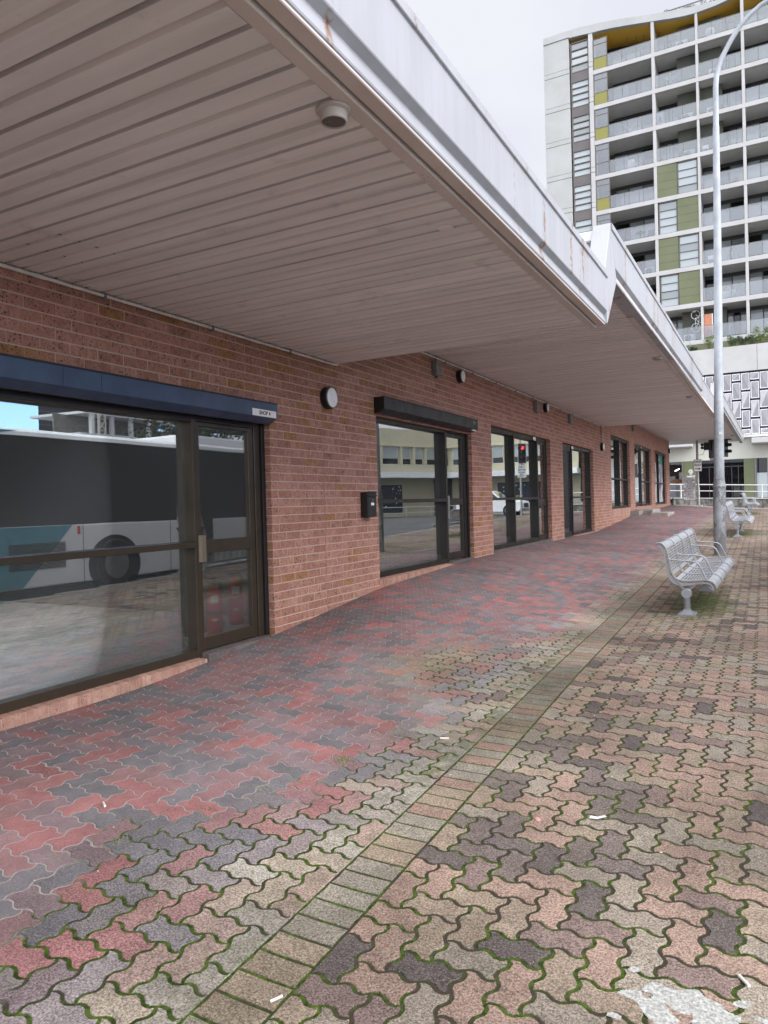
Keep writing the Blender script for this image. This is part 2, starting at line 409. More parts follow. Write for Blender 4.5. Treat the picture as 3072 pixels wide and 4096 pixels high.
def paver_mat():
    g = G('concrete_pavers')
    tint = g.attr('tint', 'Color'); wear = g.attr('wear'); moss = g.attr('moss')
    n1 = g.noise(120, 4, .8); n2 = g.noise(240, 2, .7); n3 = g.noise(9, 4, .6); n4 = g.noise(.8, 4, .6)
    lo = g.math('SUBTRACT', .84, g.math('MULTIPLY', wear, .46)); hi = g.math('ADD', 1.12, g.math('MULTIPLY', wear, .46))
    k = g.ramp(n1, .34, .66, lo, hi); k = g.math('MULTIPLY', k, g.ramp(n3, .3, .7, .86, 1.08))
    k = g.math('MULTIPLY', k, g.ramp(n4, .34, .60, g.math('SUBTRACT', .84, g.math('MULTIPLY', wear, .18)), 1.08))
    c = g.mix(1.0, tint, g.vec(k, k, k), 'MULTIPLY')
    fl = g.math('MULTIPLY', g.ramp(n2, .63, .72), g.math('ADD', .30, g.math('MULTIPLY', wear, .35)))
    c = g.mix(fl, c, (.55, .52, .47))
    dk = g.math('MULTIPLY', g.ramp(g.noise(230, 2, .6), .64, .72), .55); c = g.mix(dk, c, (.035, .03, .028))
    mg = g.math('MULTIPLY', moss, g.ramp(g.math('ADD', g.noise(14, 4, .65), g.math('MULTIPLY', moss, .25)), .50, .68))
    c = g.mix(mg, c, (.050, .072, .014))
    g.bump(n1, .35, .003)
    return g.fin(c, .88, 0, .3)
M_paver = paver_mat()

def joint_mat():
    g = G('joint_moss_and_sand'); wear = g.attr('wear')
    n = g.noise(30, 4, .7); n2 = g.noise(4.5, 4, .6); n3 = g.noise(160, 2, .6)
    mossy = g.mix(g.ramp(n, .35, .65), (.017, .033, .004), (.068, .108, .014))
    soil = g.mix(n3, (.026, .022, .014), (.064, .054, .037))
    xx = g.sep(g.tc.outputs['Object'])[0]
    wet = g.mix(g.ramp(g.math('SUBTRACT', n2, g.math('MULTIPLY', g.ramp(xx, 2.7, 3.4), .05)), .38, .52), soil, mossy)
    sand = g.mix(n3, (.20, .175, .165), (.44, .39, .37))
    f = g.ramp(g.math('ADD', wear, g.math('MULTIPLY', g.math('SUBTRACT', n2, .5), 1.5)), .30, .75)
    g.bump(n3, .9, .006)
    return g.fin(g.mix(f, sand, wet), .95, 0, .2)
M_joint = joint_mat()

# ------------------------------------------------------------------ ground
GY = np.array([-12, 0, 2, 4, 5.7, 8, 11.3, 16.5, 21, 26, 28, 34, 40, 60.])
GW = np.array([-1.36, -1.37, -1.38, -1.40, -1.285, -1.065, -.955, -.955, -.975, -.75, -.60, -.535, -.46, -.5])
GB = np.array([-1.66, -1.58, -1.55, -1.49, -1.42, -1.37, -1.29, -1.11, -.985, -.86, -.815, -.735, -.69, -.74])
GR = np.array([-1.68, -1.60, -1.56, -1.50, -1.43, -1.375, -1.29, -1.12, -.99, -.875, -.835, -.755, -.73, -.78])
def gz(x, y):
    """height of the pavement"""
    x = np.asarray(x, float); y = np.asarray(y, float)
    k = [-.6, -.25, 0, .25, .6]; w = [.15, .22, .26, .22, .15]
    def sm(t): return sum(a * np.interp(y + b, GY, t) for a, b in zip(w, k))
    a, b, c = sm(GW), sm(GB), sm(GR)
    t = np.clip(x / 2.87, 0, 1); t = t * t * (3 - 2 * t) * .55 + t * .45
    r = np.clip((x - 2.87) / 3.0, 0, 1)
    return np.where(x < 2.87, a + (b - a) * t, b + (c - b) * r)
def gzf(x, y): return float(gz(x, y))
def wearf(x, y):
    """0 = dry and sheltered under the awning, 1 = weathered and mossy"""
    x = np.asarray(x, float); y = np.asarray(y, float)
    wob = .16 * np.sin(y * 1.7 + .6) + .12 * np.sin(y * 3.9 + x) + .08 * np.sin(x * 7 + y * 5)
    xb = np.interp(y, [0, 1.4, 2.1, 2.7, 3.5, 4.6, 5.2, 6.0, 6.6, 8, 12, 40], [1.75, 1.80, 1.95, 2.10, 2.15, 2.15, 1.75, 1.75, 2.20, 2.45, 2.6, 2.7]) + wob
    return np.clip((x - xb) / .75 + .5, 0, 1)

UN = .1148
WAVE = [(0, 0), (.13, .75), (.20, 1.0), (.38, .85), (.62, -.85), (.80, -1.0), (.87, -.75)]
AMP = .0125
def edge_pts(a, b, straight):
    """from lattice corner a to b (exclusive); the zig-zag is odd about the middle so it reads alike both ways"""
    ax, ay = a; bx, by = b; dx, dy = bx - ax, by - ay
    if straight: return [(ax + dx * t, ay + dy * t) for t in (0, .5)]
    sgn = 1 if (dx + dy) > 0 else -1
    return [(ax + dx * t - (dy / UN) * AMP * w, ay + dy * t + (dx / UN) * AMP * w) for t, w in WAVE]
def paver_outline(cells, left_i, right_i):
    """anticlockwise outline of one paver made of one or two lattice cells, in lattice order"""
    (i0, j0), (i1, j1) = cells[0], cells[-1]
    P = []
    for i in range(i0, i1 + 1): P += edge_pts((i * UN, j0 * UN), ((i + 1) * UN, j0 * UN), False)
    for j in range(j0, j1 + 1): P += edge_pts(((i1 + 1) * UN, j * UN), ((i1 + 1) * UN, (j + 1) * UN), i1 + 1 == right_i)
    for i in range(i1, i0 - 1, -1): P += edge_pts(((i + 1) * UN, (j1 + 1) * UN), (i * UN, (j1 + 1) * UN), False)
    for j in range(j1, j0 - 1, -1): P += edge_pts((i0 * UN, (j + 1) * UN), (i0 * UN, j * UN), i0 == left_i)
    return np.array(P)
def normals2(P):
    nx = np.roll(P, -1, 0) - np.roll(P, 1, 0); n = np.stack([nx[:, 1], -nx[:, 0]], 1)
    return n / np.linalg.norm(n, axis=1)[:, None]

class Pav:
    def __init__(s): s.v = []; s.f = []; s.t = []; s.w = []; s.mo = []; s.nv = 0
    def add(s, P, tint, wr, mo, gap, tilt):
        n = len(P); N = normals2(P); c = P.mean(0)
        z0 = gz(P[:, 0], P[:, 1])
        tl = tilt[0] * (P[:, 0] - c[0]) + tilt[1] * (P[:, 1] - c[1]) + tilt[2]
        A = P - N * gap; B = P - N * (gap + .0038)
        ring = [np.column_stack([A, z0 - .024]), np.column_stack([A, z0 - .0035 + tl]), np.column_stack([B, z0 + tl])]
        s.v.append(np.concatenate(ring)); b = s.nv
        for k in range(2):
            for i in range(n):
                s.f.append((b + k * n + i, b + k * n + (i + 1) % n, b + (k + 1) * n + (i + 1) % n, b + (k + 1) * n + i))
        s.f.append(tuple(range(b + 2 * n, b + 3 * n)))
        s.nv += 3 * n
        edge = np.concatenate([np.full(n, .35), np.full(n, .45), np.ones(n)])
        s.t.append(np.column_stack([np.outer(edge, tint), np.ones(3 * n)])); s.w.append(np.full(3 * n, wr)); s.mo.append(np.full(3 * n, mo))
    def build(s, name, mat):
        me = bpy.data.meshes.new(name); v = np.concatenate(s.v)
        me.from_pydata(v.tolist(), [], s.f); me.materials.append(mat)
        a = me.attributes.new('tint', 'FLOAT_COLOR', 'POINT'); a.data.foreach_set('color', np.concatenate(s.t).ravel())
        a = me.attributes.new('wear', 'FLOAT', 'POINT'); a.data.foreach_set('value', np.concatenate(s.w))
        a = me.attributes.new('moss', 'FLOAT', 'POINT'); a.data.foreach_set('value', np.concatenate(s.mo))
        o = bpy.data.objects.new(name, me); C.objects.link(o); o.location = (0, 0, H); return o

RED = np.array([.275, .125, .122]); RED2 = np.array([.225, .128, .128]); CHAR = np.array([.145, .134, .141]); PURP = np.array([.188, .137, .143])
PINK = np.array([.385, .275, .228]); TAN = np.array([.340, .285, .218]); GREY = np.array([.318, .298, .250]); DK = np.array([.118, .104, .104]); PLUM = np.array([.205, .150, .148])
BENCHES = [(3.55, 9.7), (3.74, 20.4), (3.78, 32.2)]
def mossf(x, y):
    m = 0.0
    for bx, by in BENCHES:
        m = max(m, 1.05 - math.hypot((x - bx - .10) / .55, (y - by) / 1.7) * .9)
    m = max(m, .5 * math.exp(-((x - 2.70) / .16) ** 2) * (1 if y > 3.5 else .6))
    return max(0.0, min(1.0, m))
def paver_tint(x, y, wr, right):
    h = RNG.random(); h2 = RNG.random()
    fresh = RED if h < .19 else RED2 if h < .38 else PURP if h < .62 else CHAR if h < .94 else (RED + CHAR) / 2
    if right: old = PINK if h < .33 else TAN if h < .53 else GREY if h < .80 else PLUM if h < .93 else DK
    elif x + .15 * (h2 - .5) < 2.42: old = np.array([.345, .205, .185]) if h < .36 else np.array([.262, .236, .232]) if h < .78 else np.array([.30, .245, .205])
    else: old = PINK * .92 if h < .26 else TAN if h < .56 else GREY if h < .92 else PLUM
    if right and math.hypot((x - 3.45) / .55, (y - 3.9) / 1.1) < 1 and h2 < .26: old = DK * 1.25
    fade = .55 if (not right and wr < .5 and x < .9 and y < 9) else 1.0
    if not right:
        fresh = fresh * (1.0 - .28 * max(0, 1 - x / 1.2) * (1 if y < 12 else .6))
        tan = math.exp(-((x - 1.95) / .40) ** 2 - ((y - 5.6) / .62) ** 2)
        fresh = fresh * (1 - tan * .9) + np.array([.31, .255, .16]) * tan * .9
    k = wr if right else float(np.clip((x - (float(np.interp(y, [0, 2.2, 3.5, 4.6, 5.2, 6.4, 7.5, 12, 40], [2.32, 2.34, 2.36, 2.2, 1.9, 2.0, 2.4, 2.62, 2.7])) + .08 * math.sin(y * 2.3))) / .55 + .5 + (h2 - .5) * .5, 0, 1))
    far = min(1, max(0, (y - 9) / 14))
    c = fresh * (1 - k) + old * k
    c = c * (.90 + .2 * RNG.random()) * (1.0 if right else 1.12)
    if right or x > 2.45:
        q = min(1, max(0, wr)) * (.30 if h < .93 else .10); c = c * (1 - q) + np.array([.31, .252, .21]) * q
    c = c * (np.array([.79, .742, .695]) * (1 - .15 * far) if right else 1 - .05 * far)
    return c
def gap_of(wr): return .0020 + .0044 * wr * (.75 + .5 * RNG.random())

XL1 = 24 * UN                  # left field ends where the soldier course begins
XS1 = XL1 + .226               # right edge of the soldier course
YMAX = 39.9
pv = Pav(); NJ0, NJ1 = -3, int(YMAX / UN)
for (x0, ni, right) in ((0.0, 24, False), (XS1, 24, True)):
    for j in range(NJ0, NJ1):
        for i in range(ni):
            m = (i - j) % 4
            if m == 0: cells = [(i, j), (i + 1, j)] if i + 1 < ni else [(i, j)]
            elif m == 1: cells = [(i, j)] if i == 0 else None
            elif m == 3: cells = [(i, j), (i, j + 1)]
            else: cells = None
            if not cells: continue
            P = paver_outline(cells, 0, ni) + np.array([x0, 0.0])
            c = P.mean(0)
            if c[1] > 26: P = P[::2]
            wr = 1.0 if right else float(wearf(c[0], c[1]))
            if not right and RNG.random() < .03 and .8 < c[0]: wr = max(wr, .7)
            mo = mossf(*c)
            tl = np.clip(RNG.normal(0, 1, 3), -1.6, 1.6) * np.array([.006, .006, .0005]) * (.5 + .5 * wr)
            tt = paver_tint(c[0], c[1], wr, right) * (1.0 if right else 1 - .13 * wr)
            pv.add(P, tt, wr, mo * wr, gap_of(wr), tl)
for j in range(NJ0, NJ1):      # soldier course
    y0 = j * UN + .03
    P = np.array([(XL1, y0), (XL1 + .113, y0), (XS1, y0), (XS1, y0 + UN / 2), (XS1, y0 + UN), (XL1 + .113, y0 + UN), (XL1, y0 + UN), (XL1, y0 + UN / 2)])
    h = RNG.random(); t = PINK * .9 if h < .3 else GREY if h < .75 else TAN
    if 4.3 < y0 < 6.0: t = t * .72
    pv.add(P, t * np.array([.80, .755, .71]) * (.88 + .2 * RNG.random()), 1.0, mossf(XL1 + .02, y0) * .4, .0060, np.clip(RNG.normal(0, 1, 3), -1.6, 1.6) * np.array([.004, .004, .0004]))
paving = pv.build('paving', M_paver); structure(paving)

def height_sheet(name, xs, ys, off, mat, wear=False, zf=None):
    X, Y = np.meshgrid(xs, ys); Z = (zf or gz)(X, Y) + (off if not wear else -.0020 - .0012 * np.where(X > XL1 - .02, 1.0, wearf(X, Y)))
    v = np.stack([X, Y, Z], -1).reshape(-1, 3); nx, ny = len(xs), len(ys)
    f = [(j * nx + i, j * nx + i + 1, (j + 1) * nx + i + 1, (j + 1) * nx + i) for j in range(ny - 1) for i in range(nx - 1)]
    me = bpy.data.meshes.new(name); me.from_pydata(v.tolist(), [], f); me.materials.append(mat)
    me.polygons.foreach_set('use_smooth', [True] * len(f))
    if wear:
        w = wearf(X, Y); w = np.where(X > XL1 - .02, 1.0, w)
        a = me.attributes.new('wear', 'FLOAT', 'POINT'); a.data.foreach_set('value', w.ravel())
    o = bpy.data.objects.new(name, me); C.objects.link(o); o.location = (0, 0, H); return structure(o)
XR1 = XS1 + 24 * UN
height_sheet('ground', np.linspace(-.02, XR1, 90), np.concatenate([np.arange(-2, 14, .08), np.arange(14, 40.01, .4)]), -.0085, M_joint, True)

# kerbs, roads
def roadz(x, y): return gz(np.full_like(np.asarray(x, float), XR1), np.minimum(y, 40)) - .14 - np.clip((np.asarray(x) - XR1) * .012, 0, .06)
mb = MB()
for a in np.arange(-10, 40.8, .9):
    z = gzf(XR1, a + .45)
    mb.box(XR1 + .002, XR1 + .16, a, a + .896, z - .5, z + .004)
structure(mb.build('kerb', M_conc, bevel=.012))
mb = MB()
for a in np.arange(-30, XR1, .9):
    z = gzf(max(a, 0), 40.2) if a > -1 else gzf(0, 40.2)
    mb.box(a, a + .896, YMAX + .02, YMAX + .34, z - .5, z + .004)
structure(mb.build('kerb', plain('pale_kerb', (.52, .50, .47), .8, 0, .25, 2), bevel=.015))
height_sheet('road', np.linspace(XR1 + .16, 16, 14), np.arange(-40, 40.4, 1.0), 0, M_asph, zf=roadz)
def crossz(x, y): return -.84 - .012 * (np.asarray(x)) + 0 * np.asarray(y)
height_sheet('cross_road', np.linspace(-40, 40, 41), np.array([40.24, 44, 48, 51.5]), 0, M_asph, zf=crossz)
mb = MB(); mb.quad((9.1, 0, -1.62), (9.22, 0, -1.62), (9.22, 38, -.895), (9.1, 38, -.895))
# far land sheet reaching the horizon
mb = MB(); mb.quad((-900, -900, -2.6), (900, -900, -2.6), (900, 900, -2.6), (-900, 900, -2.6))
structure(mb.build('terrain', M_asph))
mb = MB(); mb.box(16, 60, -40, 40, -2.5, -1.35); structure(mb.build('footpath', M_conc))

# ------------------------------------------------------------------ the brick shop building
SEAMS = [(.405, 2.80, .410, 2.92), (.408, 2.94, .414, 3.16), (.41, 3.20, .416, 3.32), (.70, 2.81, .706, 2.92), (.704, 2.95, .712, 3.16), (.71, 3.20, .715, 3.29)]
def XF(y): return 2.965 + .0085 * y
bld = thing('brick_building', (0, 0, BZ), 'long single-storey red brick shop row under a stepped white awning', 'building')
OPEN = [(.9, 5.787, -3, .83), (8.016, 11.36, -3, 1.13), (12.35, 16.38, -3, 1.375), (17.52, 21.02, -3, 1.39),
        (23.72, 27.35, -.355, 2.045), (28.45, 32.93, -.355, 2.06), (34.09, 38.18, -.355, 2.09)]
WT, WB = -.24, -2.2
def wtop(y): return 1.72 if y < 7.4 else (2.3 if y < 22.9 else 2.95)
mb = MB(); yc = -6.0; YE = 39.62
def wallseg(a, b, z0, z1f):
    for c0, c1 in ((-6, 7.4), (7.4, 22.9), (22.9, 60)):
        p, q = max(a, c0), min(b, c1)
        if q > p: mb.box(WT, 0, p, q, z0, wtop((p + q) / 2))
for (a, b, z0, z1) in OPEN:
    wallseg(yc, a, WB, 0); wallseg(a, b, z1, 0)
    if z0 > -2: mb.box(WT, 0, a, b, WB, z0 - .235)
    yc = b
wallseg(yc, YE, WB, 0)
mb.box(-7, WT, YE - .24, YE, WB, 2.95)            # return wall at the far corner
mb.build('wall', M_brick, bld)
mb = MB()                                          # control joints
for y in (6.762, 23.12): mb.box(-.01, .0015, y - .006, y + .006, -1.7, wtop(y) - .1)
mb.build('control_joint', plain('joint_sealant', (.30, .16, .13), .6), bld)

M_clay = G('clay_sill_brick')
def clay():
    g = M_clay; p = g.sep(g.tc.outputs['Object']); idn = g.math('FLOOR', g.math('DIVIDE', p[1], .0862)); h = g.wnoise(g.vec(idn, 1, 3))
    c = g.mix(h, (.33, .180, .140), (.44, .275, .210)); n = g.noise(16, 4, .65); k = g.ramp(n, .3, .7, .82, 1.1)
    c = g.mix(1.0, c, g.vec(k, k, k), 'MULTIPLY')
    sp = g.math('MAXIMUM', g.ramp(g.noise(80, 2, .6), .66, .70), g.math('MULTIPLY', g.ramp(g.voro(50), .26, .16), g.ramp(g.noise(11, 2), .5, .6)))
    c = g.mix(g.math('MULTIPLY', sp, .8), c, (.06, .035, .03)); g.bump(n, .4, .004)
    return g.fin(c, .85, 0, .3)
M_clay = clay(); M_mortar = plain('mortar', (.42, .31, .26), .9, 0, .2, 8, .4, 60)
def sill(y0, y1, ztop, zbot=None, xf=.004, xb=-.13, slope=.012):
    mb, mm = MB(), MB(); y = y0; P = .0862
    while y < y1 - .03:
        e = min(y + P - .008, y1); j = RNG.normal(0, .0012)
        zb = zbot if zbot is not None else min(gzf(0, y), ztop) - .05
        mb.add([(xb, y, zb), (xf + j, y, zb), (xf + j, e, zb), (xb, e, zb), (xb, y, ztop), (xf + j, y, ztop - slope), (xf + j, e, ztop - slope), (xb, e, ztop)],
               [(0, 1, 2, 3), (4, 5, 6, 7), (0, 1, 5, 4), (1, 2, 6, 5), (2, 3, 7, 6), (3, 0, 4, 7)])
        y += P
    mm.box(xb, xf - .006, y0, y1, (zbot if zbot is not None else -2.0), ztop - slope - .005)
    o = mb.build('brick_sill', M_clay, bld, bevel=.003, seg=1)
    m = mm.build('mortar', M_mortar, o)
sill(.9, 4.80, -1.30); sill(8.018, 10.40, -.952); sill(18.72, 21.0, -.945, -1.08)
for a, b, z0, z1 in OPEN[4:]: sill(a + .004, b - .004, -.356, -.592, .003, -.23)
# door thresholds of plain brick on edge and concrete
for x1, a, b, z in ((.012, 4.81, 5.78, -1.279), (.012, 10.41, 11.35, -.938), (.01, 12.36, 16.37, -.905), (.01, 17.53, 18.71, -.962)):
    mb = MB(); mb.box(-.22, x1, a, b, -1.7, z); mb.build('threshold', M_thr, bld, bevel=.006)

FX0, FX1, GX = -.175, -.072, -.163
def shopfront(y0, y1, z0, z1, mulls, midz, panes, head=.05, mw=.055, foot=.07, mid_spans=None, mat=M_bronze):
    fr = MB()
    fr.box(FX0, FX1 - .004, y0, y1, z1 - head, z1); fr.box(FX0, FX1, y0, y1, z0, z0 + foot)
    fr.box(FX0, FX1 - .012, y0, y0 + .05, z0 + foot, z1 - head); fr.box(FX0, FX1 - .012, y1 - .05, y1, z0 + foot, z1 - head)
    w = fr.build('window', mat, bld, bevel=.003, seg=1)
    for m in mulls:
        mm = MB(); mm.box(FX0 + .001, FX1 + .006, m - mw, m, z0 + foot * .2, z1 - head * .5); mm.build('mullion', mat, w, bevel=.003, seg=1)
    if midz is not None:
        for a, b in (mid_spans or [(y0, y1)]):
            mr = MB(); mr.box(FX0 + .03, FX1 + .010, a, b, midz - .05, midz); mr.build('mid_rail', mat, w, bevel=.003, seg=1)
    for a, b in panes:
        g = MB(); g.box(GX - .006, GX, a, b, z0 + foot - .01, z1 - head + .01); g.build('pane', M_glass, w)
    return w
def door(y0, y1, z0, z1, midz, midh=.12, foot=.12, mat=M_bronze, handle=None, hm=None, top=.06, glass=None):
    fr = MB(); x0, x1 = -.150, -.098
    fr.box(x0, x1, y0, y0 + .05, z0, z1); fr.box(x0, x1, y1 - .075, y1, z0, z1)
    fr.box(x0, x1 - .003, y0 + .05, y1 - .075, z1 - top, z1); fr.box(x0, x1 + .003, y0 + .05, y1 - .075, z0 + .006, z0 + foot)
    if midz is not None: fr.box(x0, x1 + .004, y0 + .05, y1 - .075, midz - midh, midz)
    d = fr.build('door', mat, bld, bevel=.003, seg=1)
    g = MB(); g.box(-.128, -.122, y0 + .04, y1 - .065, z0 + foot - .01, z1 - top + .01); g.build('pane', glass or M_glass, d)
    if handle:
        hmb = MB(); a, b, c, e = handle; hmb.box(-.094, -.058, a, b, c, e)
        for k in range(3): hmb.box(-.058, -.055, a + .012 + k * .010, a + .016 + k * .010, c, e)
        hmb.build('handle', hm or M_bronze, d, bevel=.004, seg=1)
    return d
M_plate = plain('satin_handle_plate', (.26, .22, .165), .38, .7, .1)
M_steelh = plain('steel_handle', (.42, .41, .39), .35, .8, .1)
shopfront(.95, 4.817, -1.307, .815, [2.9 - .4, 4.817], -.29, [(1.0, 2.46), (2.5, 4.77)], head=.048)
door(4.83, 5.64, -1.272, .80, -.284, handle=(4.80, 4.893, -.473, -.236), hm=M_plate, glass=M_glass_door)
mb = MB(); mb.box(FX0, -.088, 5.645, 5.733, -1.279, .815); mb.box(FX0, -.10, 4.83, 5.64, .803, .83); mb.build('door_jamb', M_bronze, bld, bevel=.004, seg=1)
shopfront(8.03, 10.447, -.95, 1.12, [10.447], .059, [(8.08, 10.40)], head=.035, mat=M_bronze_d)
door(10.46, 11.19, -.925, 1.10, .059, midh=.11, handle=(10.44, 10.50, -.26, .10), hm=M_steelh, mat=M_bronze_d)
mb = MB(); mb.box(FX0, -.088, 11.195, 11.30, -.938, 1.125); mb.box(FX0, -.1, 10.455, 11.19, 1.103, 1.13); mb.build('door_jamb', M_bronze_d, bld, bevel=.004, seg=1)
shopfront(12.36, 15.575, -.895, 1.37, [13.91, 15.575], .059, [(12.4, 13.86), (13.9, 15.53)], head=.085, mat=M_bronze_d)
door(15.59, 16.30, -.90, 1.30, .02, midh=.16, mat=M_bronze_d)
mb = MB(); mb.box(FX0, -.088, 16.305, 16.375, -.9, 1.37); mb.box(FX0, -.09, 15.58, 16.30, 1.303, 1.37); mb.build('door_jamb', M_bronze_d, bld, bevel=.004, seg=1)
shopfront(18.72, 21.01, -.945, 1.385, [18.775], .059, [(18.76, 20.97)], head=.08, mat=M_bronze_d)
# diamond-mesh security door
sd = MB(); sd.box(-.13, -.09, 17.53, 17.60, -.96, 1.31); sd.box(-.13, -.09, 18.65, 18.715, -.96, 1.31); sd.box(-.13, -.092, 17.6, 18.65, -.96, -.84); sd.box(-.13, -.092, 17.6, 18.65, 1.24, 1.31)
sdo = sd.build('security_door', M_black, bld, bevel=.003, seg=1)
dm = MB(); n = 16; st = 1.05 / n
for c in range(n + 1):
    yy = 17.60 + c * st; z = -.84; k = 0
    while z < 1.24:
        s0 = .30 * st * (1 if k % 2 else -1) * (1 if c % 2 else -1)
        a, b = yy - s0, yy + s0; zz = min(z + .052, 1.24)
        dm.add([(-.112, a - .012, z), (-.112, a + .012, z), (-.112, b + .012, zz), (-.112, b - .012, zz), (-.106, a - .012, z), (-.106, a + .012, z), (-.106, b + .012, zz), (-.106, b - .012, zz)],
               [(0, 1, 2, 3), (4, 5, 6, 7), (0, 1, 5, 4), (1, 2, 6, 5), (2, 3, 7, 6), (3, 0, 4, 7)]); z = zz; k += 1
dm.build('mesh_panel', M_black, sdo)
mb = MB(); mb.box(-.09, -.05, 18.62, 18.66, -.02, .02); mb.tube([(-.05, 18.64, 0), (-.03, 18.64, 0), (-.03, 18.56, 0)], .010, 8); mb.build('handle', M_black, sdo)
mb = MB(); mb.box(FX0, -.088, 17.525, 18.72, 1.315, 1.385); mb.build('door_head', M_bronze, bld)
shopfront(23.73, 27.34, -.352, 2.04, [25.70], .657, [(23.78, 25.65), (25.7, 27.3)], head=.085, mw=.09, mat=M_bronze_d)
door(28.50, 30.42, -.35, 1.97, None, mat=M_bronze_d, handle=(28.62, 28.72, .55, .95), hm=M_black)
mb = MB(); mb.box(FX0, -.085, 28.455, 32.92, 1.975, 2.055); mb.box(FX0, -.092, 28.455, 28.495, -.352, 1.97); mb.build('door_head', M_bronze_d, bld)
shopfront(30.43, 32.92, -.352, 1.974, [30.55], .657, [(30.5, 32.88)], head=.02, mw=.11, mid_spans=[(30.56, 32.88)], mat=M_bronze_d)
shopfront(34.10, 38.17, -.352, 2.085, [35.95], .657, [(34.15, 35.85), (35.95, 38.12)], head=.085, mw=.10, mat=M_bronze_d)

# rooms behind the glass
mb, mf, md = MB(), MB(), MB()
for a, b, zf, zc in ((-4, 6.7, -1.29, 1.62), (6.82, 11.9, -.935, 2.15), (12.0, 17.2, -.90, 2.15), (17.3, 23.1, -.945, 2.15), (23.2, 39.38, -.345, 2.8)):
    mf.box(-6, -.176, a, b, zf - .2, zf)
    mb.box(-6.1, -6, a, b, zf, zc); mb.box(-6, -.24, a - .08, a, zf, zc); mb.box(-6, -.24, b, b + .03, zf, zc)
    md.box(-6, -3.0, a, b, zc, zc + .06); md.box(-.6, -.24, a, b, zc, zc + .06)
    if b > 30: md.box(-3.0, -.6, a, b, zc, zc + .06)
    else: md.box(-3.0, -.6, a, a + .5, zc, zc + .06); md.box(-3.0, -.6, b - .5, b, zc, zc + .06)  # middle of the ceiling left open: unseen skylight added to light the floor
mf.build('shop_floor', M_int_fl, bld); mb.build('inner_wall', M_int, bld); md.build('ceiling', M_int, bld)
mb = MB()
for x0, x1 in ((-7, -3.0), (-.6, -.01)): mb.box(x0, x1, -6, 7.35, 1.76, 1.9); mb.box(x0, x1, 7.5, 22.85, 2.34, 2.5)  # roof open over the near rooms too, for the added skylight
mb.box(-7, -.01, 23, YE, 3.0, 3.15)
mb.build('roof', M_gravelroof, bld)

# stepped awning
mb = MB()
for x0, y0, x1, y1 in SEAMS: mb.add([(x0, y0, 1.6365), (x1, y1, 1.6365), (x1 + .003, y1, 1.6365), (x0 + .003, y0, 1.6365), (x0, y0, 1.640), (x1, y1, 1.640), (x1 + .003, y1, 1.640), (x0 + .003, y0, 1.640)], [(0, 1, 2, 3), (4, 5, 6, 7), (0, 1, 5, 4), (2, 3, 7, 6)])
mb.build('board_joint', M_ink, bld)
PITCH = .2545
def soffit(y0, y1, z, hip=False):
    prof = []
    k0 = math.ceil((y0 - 1.985) / PITCH)
    yb = y0; prof.append((y0, 0))
    k = k0
    while 1.985 + k * PITCH < y1 - .02:
        y = 1.985 + k * PITCH
        for dy, dz in ((-.127 - .022, 0), (-.127 - .006, .022), (-.127 + .005, .022), (-.127 + .010, -.002), (-.016, -.002), (-.012, .045), (.010, .045), (.012, 0)):
            if y0 < y + dy < y1: prof.append((y + dy, dz))
        k += 1
    prof.append((y1, 0)); vs = []; fs = []
    for y, dz in prof:
        e = XF(y) - .155
        if hip: e = min(e, 99)
        vs += [(0.001, y, z + dz - .012), (e, y, z + dz)]
    # the narrow joints are left open to the dark void above the boards
    fs = [(2 * i, 2 * i + 1, 2 * i + 3, 2 * i + 2) for i in range(len(prof) - 1) if not (prof[i][1] > .04 and prof[i + 1][1] > .04)]
    mb = MB(); mb.add(vs, fs)
    n = len(vs); mb.add([(0.001, y0, z - .012), (XF(y0) - .155, y0, z), (XF(y0) - .155, y0, z + .1), (.001, y0, z + .1)], [(0, 1, 2, 3)])
    mb.build('soffit', M_soffit, bld)
soffit(-5, 7.1, 1.643); soffit(7.13, 22.83, 2.212); soffit(22.86, 40.0, 2.86)
# hip corner: boards turn to run along the street
mb = MB(); ny = 22
for i in range(ny):
    x0, x1 = 3.2 * i / ny, 3.2 * (i + 1) / ny - .012
    yA, yB = 40.0 + x0 * .95, 40.0 + x1 * .95
    if yA > 42.98: break
    mb.add([(x0, yA, 2.862), (x1, yB, 2.862), (x1, 43, 2.862), (x0, 43, 2.862)], [(0, 1, 2, 3)])
    mb.add([(x1, yB, 2.862), (x1 + .012, yB, 2.875), (x1 + .012, 43, 2.875), (x1, 43, 2.862)], [(0, 1, 2, 3)])
for i in range(8):
    mb.add([(-2.0 + .25 * i, 39.63, 2.862), (-1.765 + .25 * i, 39.63, 2.862), (-1.765 + .25 * i, 43, 2.862), (-2.0 + .25 * i, 43, 2.862)], [(0, 1, 2, 3)])
